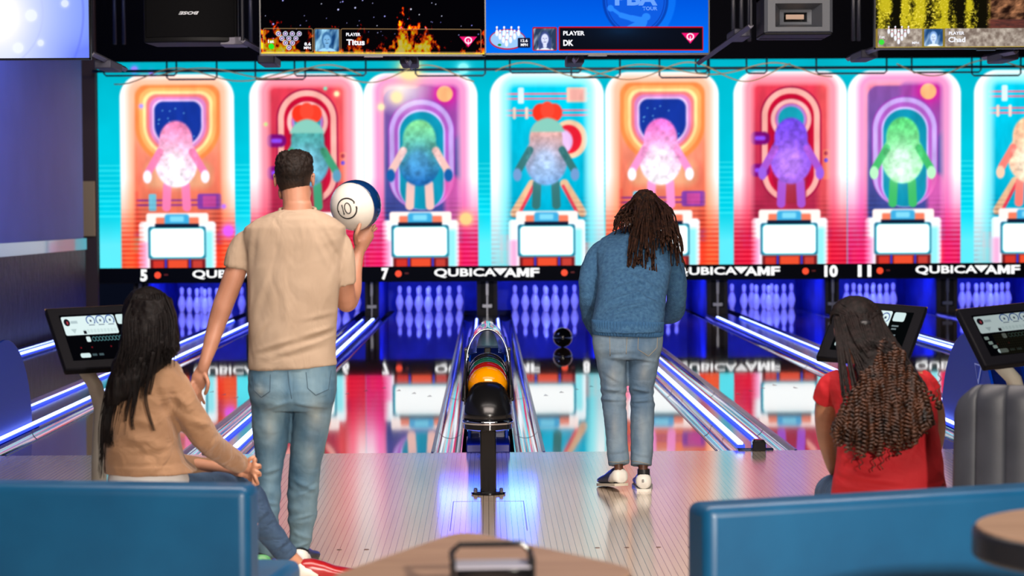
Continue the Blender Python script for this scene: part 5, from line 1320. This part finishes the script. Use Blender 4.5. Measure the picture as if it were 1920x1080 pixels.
for (px_, y_, z_, hx) in ((1206, -1.915, .045, 0),):
    text('size_mark', '8', .012, .018, mat('size_print', (.02, .02, .03), .5), man2, (W(px_, 905, 10.98).x-.006, -1.9065, .052), .01)
MB().lathe([(.034, .085), (.033, .115)], (W(1206, 890, 11.1).x, -1.83, 0), 20).build('sock', M_blk, man2, smooth='auto')

# dreadlocks
M_dread = mat('dreadlock_brown', rgb(46, 28, 20), .75, spec=.2); vary(M_dread, rgb(18, 10, 8), rgb(66, 38, 24), (60, 60, 60), 4, .35, .7, bump=.8, bscale=(260, 260, 260), dist=.004)
rs = random.Random(4)
cap = MB(); cap.ball(hc2+Mh2 @ Vector((0, -.018, .032)), (.083, .10, .088), 26, M=Mh2)
hair2 = remesh('hair', cap, .006, M_dread, man2, 2, lambda co, no: .006*nz3(co, (60, 60, 60)))
dl = MB()
def lock(P, r0, r1, jit, seg_=7):
    Q = smooth_path(P, 6); n = len(Q); R_ = []
    for i in range(n):
        Q[i] = Q[i]+Vector((rs.uniform(-jit, jit), rs.uniform(-jit, jit), rs.uniform(-jit, jit)*.4))*min(1, i/4)
        R_.append((r0+(r1-r0)*i/(n-1))*rs.uniform(.82, 1.18))
    dl.tube(Q, R_, seg_, round_=False)
for i in range(150):
    # root on the crown, fanning over the back of the head then hanging
    t = rs.random(); ang = rs.uniform(-1.25, 1.25)
    zr = rs.uniform(-.2, 1.0)
    root = hc2+Mh2 @ Vector((.085*math.sin(ang)*math.sqrt(max(0, 1-zr*zr*.7)), -.085*math.cos(ang)*math.sqrt(max(0, 1-zr*zr*.8)), .03+.085*zr))
    rx, ry = 1213+ang*26+rs.uniform(-5, 5), 372+rs.uniform(-6, 22)
    side = ang/1.25
    # end point in photo pixels
    if side < -.45: ex, ey = rs.uniform(1150, 1190), rs.uniform(405, 440)
    elif side < .35: ex, ey = rs.uniform(1176, 1232), rs.choice([rs.uniform(450, 512), rs.uniform(480, 512)])
    elif side < .8: ex, ey = rs.uniform(1225, 1262), rs.uniform(440, 475)
    else: ex, ey = rs.uniform(1255, 1282), rs.uniform(450, 500)
    dend = 11.30+.0*t if ey > 440 else 11.45
    dsurf = 11.26 if ey > 470 else 11.30
    mid1 = W((rx*.6+ex*.4), ry+22, 11.52-.03*t); mid2 = W((rx*.25+ex*.75)+rs.uniform(-4, 4), (ry+ey)/2+6, 11.37-.05*t)
    lock([root, mid1, mid2, W(ex, ey, dsurf-.13*0+.0-.10 if ey > 440 else 11.36)], rs.uniform(.0062, .0085), .0042, .0022)
for x0, y0, x1, y1 in ((1252, 420, 1288, 508), (1248, 412, 1284, 497), (1245, 408, 1274, 455), (1188, 425, 1181, 495), (1160, 410, 1149, 433), (1172, 405, 1153, 430)):
    lock([hc2+Mh2 @ Vector((.05*(1 if x0 > 1200 else -1), -.07, .05)), W(x0-8 if x0 > 1200 else x0+6, y0-20, 11.46), W(x0, y0, 11.38), W((x0+x1)/2+2, (y0+y1)/2, 11.28), W(x1, y1, 11.22)], .0065, .0042, .003)
dl.build('dreadlocks', M_dread, hair2, smooth=True, fix=False)

# ------------------------------------------------------- WOMAN IN TAN JACKET
body = MB()
rings_px(body, [(264, 306, 676, 7.72, .055), (240, 318, 694, 7.72, .08), (220, 326, 718, 7.72, .1), (208, 318, 780, 7.72, .105), (208, 322, 850, 7.72, .10), (212, 340, 900, 7.73, .11), (215, 338, 920, 7.76, .12), (230, 325, 932, 7.78, .10)])
limb(body, [(284, 690, 7.72, 28), (286, 660, 7.73, 26), (287, 640, 7.75, 27)])
hc3 = W(281, 600, 7.78); Mh3 = head_parts(body, hc3, (.42, 1, -.12), (0, 0, 1), .95)
limb(body, [(312, 718, 7.7, 19), (343, 762, 7.7, 20), (382, 822, 7.76, 19), (420, 852, 7.92, 17), (452, 871, 8.05, 12), (458, 873, 8.06, 11)])
limb(body, [(232, 702, 7.78, 24), (235, 790, 7.95, 20), (262, 850, 8.12, 18), (340, 868, 8.2, 15), (440, 882, 8.14, 11), (452, 884, 8.12, 11)])
limb(body, [(456, 873, 8.06, 12), (466, 877, 8.08, 16), (474, 880, 8.09, 15)], flat=.6)
for k_, (fx, fy) in enumerate(((478, 858), (486, 870), (486, 884), (482, 900))):
    finger(body, [W(470, 872+k_*4, 8.07), W(476, 868+k_*7, 8.05), W(fx, fy+2, 8.05), W(fx+2, fy+7, 8.10)], .0088, .0066)
finger(body, [W(462, 866, 8.05), W(470, 860, 8.03), W(476, 857, 8.03)], .0095, .0075)
limb(body, [(452, 884, 8.12, 12), (466, 888, 8.14, 15)], flat=.6)
for k_ in range(4): finger(body, [W(468, 884+k_*5, 8.14), W(478, 884+k_*6, 8.13), W(480, 890+k_*6, 8.10), W(474, 895+k_*5, 8.07)], .0085, .0066)
for pts in ([(305, 930, 7.84, 28), (380, 925, 8.0, 28), (447, 918, 8.22, 24), (480, 968, 8.26, 22), (520, 1020, 8.3, 15), (562, 1058, 8.34, 11)], [(258, 935, 7.88, 28), (320, 933, 8.1, 28), (380, 930, 8.36, 24), (392, 1000, 8.38, 20), (396, 1060, 8.34, 13), (398, 1092, 8.30, 10)]): limb(body, pts)
w1_ = remesh('person', body, .0045, Mskin3, None, 3)
tag(w1_, 'seated woman with long straight dark hair in tan jacket, jeans and red shoes, hands clasped', 'person')
eyes(hc3, Mh3, .95, w1_)
M_suede = mat('tan_suede', rgb(164, 126, 94), .85, sheen=.2); vary(M_suede, rgb(138, 103, 74), rgb(162, 124, 92), (7, 7, 7), 4, bump=.2, bscale=(260, 260, 260), dist=.001)
jk = MB()
rings_px(jk, [(256, 316, 670, 7.72, .078), (238, 332, 680, 7.72, .10), (218, 342, 697, 7.72, .12), (206, 344, 722, 7.72, .135), (198, 334, 760, 7.72, .14), (196, 334, 800, 7.72, .14), (195, 340, 840, 7.72, .14), (196, 350, 866, 7.73, .15), (197, 370, 884, 7.74, .158)], 52, 2.3)
limb(jk, [(312, 702, 7.71, 27), (330, 730, 7.7, 30), (350, 770, 7.7, 29), (378, 812, 7.74, 28), (402, 838, 7.84, 25), (430, 858, 7.96, 21), (450, 869, 8.04, 17)], round_=False)
limb(jk, [(238, 704, 7.78, 27), (230, 760, 7.88, 29), (240, 820, 8.05, 26), (290, 858, 8.18, 23), (380, 876, 8.2, 19), (436, 882, 8.16, 16)], round_=False)
def d_jk(co, no):
    w = .006*nz3(co, (6, 6, 6))+.004*nz3(co, (14, 14, 18), 3)+.0015*nz3(co, (34, 34, 34), 9)
    A = lambda x, y, dd=7.57: tuple(W(x, y, dd))
    for q in ((A(225, 780), A(300, 800), .014, .007), (A(225, 820), A(300, 835), .014, .008), (A(240, 845), A(320, 838), .012, .007), (A(300, 760), A(360, 860), .014, -.008), (A(322, 742, 7.6), A(352, 765, 7.6), .012, .008), (A(360, 790, 7.65), A(390, 800, 7.65), .012, .008),
              (A(385, 850, 7.75), A(408, 822, 7.75), .012, .007), (A(200, 745), A(335, 742), .006, -.004), (A(196, 876), A(355, 874), .005, -.004), (A(205, 720, 7.6), A(240, 700, 7.6), .01, .005), (A(290, 700), A(330, 800), .012, .006)):
        w += 1.0*ridge(co, *q)
    return w
jko = remesh('jacket', jk, .007, M_suede, w1_, 3, d_jk)
M_wtee = mat('white_cotton', rgb(205, 205, 205), .9)
sk = MB(); rings_px(sk, [(206, 345, 870, 7.73, .142), (203, 354, 900, 7.74, .152), (203, 352, 914, 7.74, .146)], 40)
remesh('undershirt', sk, .008, M_wtee, w1_, 3, lambda co, no: .004*nz3(co, (12, 12, 12)))
M_jean3 = denim('dark_denim', rgb(38, 62, 92), rgb(70, 98, 128))
jn = MB(); rings_px(jn, [(204, 350, 905, 7.76, .145), (198, 356, 930, 7.78, .165), (210, 345, 944, 7.8, .15)], 40)
limb(jn, [(310, 932, 7.82, 40), (380, 922, 8.0, 36), (440, 917, 8.20, 32), (466, 930, 8.26, 30), (486, 968, 8.27, 27.5), (510, 1005, 8.3, 24), (542, 1044, 8.33, 20)], 24, 1., False)
limb(jn, [(255, 942, 7.86, 40), (320, 932, 8.1, 36), (375, 930, 8.34, 32), (392, 950, 8.38, 30), (396, 1010, 8.37, 25), (398, 1066, 8.34, 20)], 24, 1., False)
remesh('jeans', jn, .007, M_jean3, w1_, 3, lambda co, no: .003*nz3(co, (9, 9, 9))+.003*nz3(co, (20, 20, 30), 4)+folds_leg(co, [(452, 930, 480, 915, 8.1, .01, .008), (470, 985, 500, 960, 8.15, .009, .006), (505, 1040, 545, 1010, 8.2, .008, .006), (395, 900, 430, 930, 8.05, .01, .006)]))
M_sock = mat('white_sock', rgb(210, 212, 215), .9)
so = MB(); limb(so, [(545, 1044, 8.34, 15), (566, 1062, 8.36, 14)], 16, 1., False); so.build('sock', M_sock, w1_, smooth='auto')
hs = ground(552, 1100, .0)
hs = Vector((W(556, 1080, 8.36).x, -4.56, 0))
put_shoe(hs, (1, .16, 0), w1_, M_shred, M_wht, M_sole); put_shoe((W(392, 1090, 8.3).x, -4.6, 0), (.45, 1, 0), w1_, M_shred, M_wht, M_sole)
# long straight hair: a smooth mass plus fine strands
M_hair3 = mat('hair_black_brown', rgb(22, 15, 15), .5, spec=.15); vary(M_hair3, rgb(5, 3, 4), rgb(24, 16, 14), (170, 170, 9), 4, .35, .75, bump=.7, bscale=(420, 420, 12), dist=.003)
hm_ = MB(); hm_.ball(hc3+Mh3 @ Vector((0, -.018, .03)), (.088, .103, .094), 26, M=Mh3)
rings_px(hm_, [(240, 322, 560, 7.74, .085), (231, 331, 590, 7.73, .098), (227, 335, 625, 7.70, .10), (222, 338, 656, 7.66, .085), (210, 318, 680, 7.62, .055), (203, 276, 712, 7.585, .034), (198, 248, 742, 7.575, .018), (196, 222, 762, 7.575, .008)], 32, 2.)
hair3 = remesh('hair', hm_, .006, M_hair3, w1_, 5, lambda co, no: .005*nz3(co, (45, 45, 4))+.003*nz3(co, (120, 120, 8), 3))
hsn = MB(); rs = random.Random(9)
def strand(P, r0, r1): hsn.tube(smooth_path(P, 5), [r0+(r1-r0)*i/((len(P)-1)*5) for i in range((len(P)-1)*5+1)], 5)
for i in range(300):
    t = rs.random(); x0 = 232+t*96; k_ = rs.random()
    ex = x0-34+36*t+rs.uniform(-9, 9); lo_ = 700+60*max(0, 1-t/.55)
    ey = lo_+rs.uniform(-30, 30)+(rs.random()**5)*60*(t < .6) if t < .62 else rs.uniform(648, 692)
    strand([W(x0*.6+281*.4, 548+rs.uniform(0, 20), 7.70), W(x0, 600, 7.63+.02*k_), W(x0+rs.uniform(-3, 3), 650, 7.575+.02*k_), W((x0+ex)/2, (650+ey)/2, 7.56+.015*k_), W(ex, ey, 7.565)], .0026, .0006)
for i in range(110):
    u = rs.random(); xb = 188+u*26
    strand([W(238+u*10, 590, 7.66), W(226+u*14+rs.uniform(-3, 3), 660, 7.60), W(204+u*22+rs.uniform(-5, 5), 720, 7.58), W(190+u*18+rs.uniform(-5, 5), 790, 7.575), W(xb-2+rs.uniform(-4, 4), 830+rs.random()*(70 if u < .4 else 10), 7.585)], .0030, .0006)
for P in ([(285, 660), (276, 710), (270, 750), (286, 808)], [(250, 690), (250, 740), (244, 780), (248, 806)], [(268, 680), (256, 730), (246, 790)], [(262, 670), (244, 730), (232, 790)], [(300, 640), (288, 690), (278, 740)]):
    for q in range(7): strand([W(x+q*.9+rs.uniform(-.8, .8), y, 7.558) for x, y in P], .0024, .0006)
hsn.build('hair_strands', M_hair3, hair3, smooth=True, fix=False)

# ------------------------------------------------------- WOMAN IN RED
body = MB()
rings_px(body, [(1600, 1672, 690, 7.62, .07), (1575, 1715, 706, 7.58, .095), (1572, 1730, 740, 7.54, .11), (1578, 1742, 800, 7.50, .11), (1576, 1745, 870, 7.47, .115), (1576, 1742, 915, 7.47, .11), (1582, 1738, 935, 7.5, .115), (1600, 1720, 948, 7.52, .09)])
limb(body, [(1640, 705, 7.62, 28), (1630, 672, 7.68, 26), (1622, 650, 7.72, 27)])
hc4 = W(1604, 622, 7.74); Mh4 = head_parts(body, hc4, (-.1, 1, -.45), (0, .4, 1), .95)
limb(body, [(1570, 722, 7.60, 25), (1552, 762, 7.64, 24), (1551, 810, 7.76, 21), (1560, 850, 7.9, 19), (1568, 880, 8.02, 15), (1585, 898, 8.12, 12), (1592, 902, 8.14, 11)])
limb(body, [(1728, 722, 7.60, 25), (1750, 770, 7.66, 21), (1752, 820, 7.78, 19), (1735, 870, 7.95, 17), (1690, 900, 8.12, 12), (1680, 904, 8.14, 11)])
for cx_, sg in ((1592, 1), (1680, -1)):
    limb(body, [(cx_, 903, 8.14, 12), (cx_+sg*12, 908, 8.17, 15)], flat=.6)
    for k_ in range(4): finger(body, [W(cx_+sg*16, 900+k_*5, 8.18), W(cx_+sg*26, 902+k_*5, 8.19), W(cx_+sg*32, 908+k_*4, 8.18), W(cx_+sg*34, 915+k_*3, 8.15)])
    finger(body, [W(cx_+sg*8, 896, 8.14), W(cx_+sg*18, 890, 8.14), W(cx_+sg*26, 889, 8.15)], .0096, .0075)
for pts in ([(1606, 945, 7.6, 28), (1578, 932, 7.85, 29), (1562, 925, 8.1, 26), (1560, 1000, 8.14, 22), (1560, 1080, 8.1, 13), (1560, 1110, 8.06, 10)], [(1708, 945, 7.6, 28), (1721, 932, 7.85, 29), (1725, 925, 8.1, 26), (1724, 1000, 8.14, 22), (1722, 1080, 8.1, 13), (1722, 1110, 8.06, 10)]): limb(body, pts)
w2_ = remesh('person', body, .0045, Mskin4, None, 3)
tag(w2_, 'seated woman in red short-sleeved top with long curly braids, seen from behind', 'person')
eyes(hc4, Mh4, .95, w2_)
M_red = mat('red_jersey', rgb(205, 8, 26), .8); vary(M_red, rgb(156, 1, 14), rgb(172, 3, 20), (5, 5, 5), 3, bump=.15, bscale=(400, 400, 400), dist=.001)
rd = MB()
rings_px(rd, [(1596, 1678, 684, 7.62, .085), (1572, 1712, 694, 7.60, .105), (1556, 1738, 708, 7.58, .12), (1552, 1752, 730, 7.56, .13), (1564, 1756, 765, 7.53, .135), (1572, 1758, 805, 7.50, .135), (1572, 1764, 845, 7.48, .135), (1567, 1770, 885, 7.46, .14), (1560, 1776, 925, 7.46, .15), (1558, 1778, 945, 7.47, .155)], 52, 2.3)
limb(rd, [(1580, 716, 7.59, 27), (1558, 728, 7.60, 28), (1549, 752, 7.63, 27.5)], round_=False)
limb(rd, [(1722, 716, 7.59, 26), (1738, 728, 7.60, 25), (1744, 752, 7.63, 23)], round_=False)
def d_rd(co, no):
    w = .006*nz3(co, (6, 6, 7))+.003*nz3(co, (16, 16, 18), 3); A = lambda x, y, dd=7.33: tuple(W(x, y, dd))
    for q in ((A(1572, 890), A(1700, 905), .012, .007), (A(1575, 860), A(1660, 885), .012, .006), (A(1570, 915), A(1740, 925), .01, .006), (A(1552, 715, 7.45), A(1580, 770, 7.42), .012, -.005), (A(1575, 800), A(1620, 850), .014, .005), (A(1740, 800), A(1700, 870), .014, .005)): w += ridge(co, *q)
    return w
remesh('red_top', rd, .007, M_red, w2_, 3, d_rd)
jn = MB(); rings_px(jn, [(1562, 1756, 930, 7.48, .14), (1556, 1762, 950, 7.5, .165), (1575, 1745, 966, 7.52, .14)], 40)
limb(jn, [(1605, 950, 7.55, 42), (1578, 930, 7.85, 38), (1562, 925, 8.08, 34), (1558, 950, 8.14, 31), (1558, 1020, 8.14, 26), (1560, 1085, 8.1, 20)], 24, 1., False)
limb(jn, [(1712, 950, 7.55, 42), (1722, 932, 7.85, 38), (1726, 925, 8.08, 34), (1726, 950, 8.14, 31), (1724, 1020, 8.14, 26), (1722, 1085, 8.1, 20)], 24, 1., False)
remesh('jeans', jn, .008, M_jean3, w2_, 3, lambda co, no: .004*nz3(co, (9, 9, 9)))
for x in (1560, 1722): put_shoe((W(x, 1100, 8.05).x, -4.87, 0), (0, 1, 0), w2_, M_shred, M_wht, M_sole)
# braided hair: cap with cornrow braids, tie, curls
M_hair4 = mat('hair_braids', rgb(34, 22, 22), .6, spec=.2); vary(M_hair4, rgb(9, 6, 6), rgb(30, 20, 19), (50, 50, 50), 3, bump=.8, bscale=(260, 260, 260), dist=.004)
M_curl = mat('hair_curls', rgb(60, 34, 22), .42, spec=.4); vary(M_curl, rgb(12, 7, 6), rgb(84, 48, 28), (40, 40, 26), 3, .3, .75, bump=.4, bscale=(300, 300, 300), dist=.003)
cp = MB(); cp.ball(hc4+Mh4 @ Vector((0, -.018, .028)), (.083, .10, .090), 26, M=Mh4)
hair4 = remesh('hair', cp, .006, M_hair4, w2_, 2, lambda co, no: .002*nz3(co, (60, 60, 60)))
br = MB(); rs = random.Random(21)
tie = W(1622, 607, 7.60)
def surf4(y): return float(np.interp(y, [640, 690, 708, 730, 765, 805, 845, 885], [7.56, 7.50, 7.46, 7.43, 7.395, 7.365, 7.345, 7.32]))
def plait(P, r, mb=br):
    Q = smooth_path(P, 9); n = len(Q)
    mb.tube(Q, [r*(1+.28*math.sin(i*2.1)) for i in range(n)], 6)
for i in range(46):   # braids drawn back over the crown to the tie
    a = -1.5+3.0*i/45
    p0 = hc4+Mh4 @ Vector((.088*math.sin(a), .02-.0*a, .03+.088*math.cos(a)))
    p1 = hc4+Mh4 @ Vector((.094*math.sin(a*.9), -.055, .03+.088*math.cos(a*.9)))
    plait([p0, p1, tie+Vector((rs.uniform(-.012, .012), 0, rs.uniform(-.008, .008)))], .0036)
def fan(t): return 1580+t*158, float(np.interp(t, [0, .12, .3, .5, .7, .85, 1], [745, 730, 672, 650, 668, 712, 735]))
for i in range(96):   # loose braids fanning from the crown over the back
    t = i/95; a = -1.45+2.9*t*.93
    p0 = hc4+Mh4 @ Vector((.092*math.sin(a), -.045-.05*math.cos(a), .005+.03*rs.random()+.02*math.cos(a)))
    ex, ey = fan(t); ex += rs.uniform(-4, 4); ey += rs.uniform(-10, 16)
    xm = 1564+t*96
    lift = .035+.015*rs.random()
    plait([p0, W(xm*.7+ex*.3, 645 if ey > 680 else 635, 7.545-.03*math.sin(math.pi*t)), W(xm*.25+ex*.75, 645*.35+ey*.65, surf4(.35*645+.65*ey)-lift), W(ex, ey, surf4(ey)-lift*.8)], .0040)
MB().ball(tie+Vector((0, .005, 0)), (.024, .02, .014), 14).build('hair_tie', M_blk, hair4, smooth=True)
br.build('braids', M_hair4, hair4, smooth=True, fix=False)
cu = MB()
def curl(P, R, pitch, r):
    L_ = sum((Vector(P[i+1])-Vector(P[i])).length for i in range(len(P)-1)); Q = smooth_path(P, max(8, int(L_/pitch*8/3))); n = len(Q); out = []; ph = rs.uniform(0, 6.28); s_ = 0; sg = rs.choice((-1, 1))
    for i in range(n):
        if i: s_ += (Q[i]-Q[i-1]).length
        t = (Q[min(i+1, n-1)]-Q[max(i-1, 0)]).normalized(); e = t.cross(Vector((0, 1, 0))).normalized(); g = t.cross(e)
        th = ph+sg*s_/pitch*2*math.pi; rr_ = R*min(1, i/6)
        out.append(Q[i]+e*(rr_*math.cos(th))+g*(rr_*math.sin(th)))
    # resample densely for the helix
    cu.tube(out, r, 5)
for i in range(205):
    t = rs.random(); fx, fy = fan(t)
    top = fy+rs.uniform(-14, 60)*(.4+abs(math.sin(math.pi*t)))
    ex = fx+(fx-1655)*.10+rs.uniform(-16, 16)
    lowlim = 858-abs(ex-1650)*.35 if ex < 1700 else 842-(ex-1700)*1.1
    ey = min(top+rs.uniform(50, 150), lowlim+rs.uniform(-26, 12)); ey = max(ey, top+35)
    kk = .012+.05*rs.random()
    G = lambda x, y: W(x, y, surf4(y)-kk)
    curl([G(fx, top), G((fx+ex)/2, (top*.6+ey*.4)), G(ex+rs.uniform(-4, 4), top*.25+ey*.75), G(ex+rs.uniform(-6, 6), ey)], rs.uniform(.0075, .0105), rs.uniform(.011, .017), rs.uniform(.0034, .0044))
for (x, y0, y1) in ((1602, 800, 868), (1616, 810, 880), (1640, 800, 884), (1655, 805, 880), (1672, 800, 862), (1760, 690, 745)):
    curl([W(x, y0, 7.33), W(x+2, (y0+y1)/2, 7.315), W(x-3, y1, 7.30)], .006, .03, .0018)
cu.build('curls', M_curl, hair4, smooth=True, fix=False)
core = MB(); rings_px(core, [(1606, 1650, 625, 7.60, .04), (1600, 1668, 660, 7.53, .05), (1604, 1690, 700, 7.485, .035), (1612, 1706, 745, 7.43, .03), (1620, 1700, 780, 7.395, .022), (1634, 1670, 800, 7.385, .012)], 28, 2.)
remesh('hair_bulk', core, .008, M_hair4, hair4, 3, lambda co, no: .006*nz3(co, (40, 40, 40)))
folds(M_tee, (9, 9, 5), .8, .02); folds(M_jean1, (10, 10, 13), .5, .012); folds(M_jean2, (10, 10, 16), .55, .014); folds(M_knit, (8, 8, 14), .6, .02)
folds(M_suede, (10, 10, 12), .9, .022); folds(M_red, (8, 8, 10), .7, .02); folds(M_jean3, (12, 12, 18), .8, .02)

q_ = lambda x, y, d: tuple(W(x, y, d))
fade_patches(M_jean1, [(q_(487, 735, 8.48), (.06, .2, .06), .5), (q_(505, 800, 8.5), (.05, .2, .16), .45), (q_(592, 780, 8.5), (.075, .2, .13), .6), (q_(583, 850, 8.55), (.05, .2, .15), .3)], rgb(176, 182, 172))
fade_patches(M_jean2, [(q_(1150, 705, 11), (.06, .2, .12), .35), (q_(1208, 700, 11), (.06, .2, .12), .35), (q_(1152, 800, 11), (.05, .2, .16), .35), (q_(1204, 800, 11), (.05, .2, .16), .35)], rgb(186, 186, 172))
h_ = hc
fade_patches(M_hair1, [((h_.x-.07, h_.y-.03, h_.z-.03), (.05, .09, .075), .8), ((h_.x+.07, h_.y-.03, h_.z-.03), (.05, .09, .075), .8), ((h_.x, h_.y-.09, h_.z-.06), (.09, .08, .06), .8)], rgb(96, 70, 56))
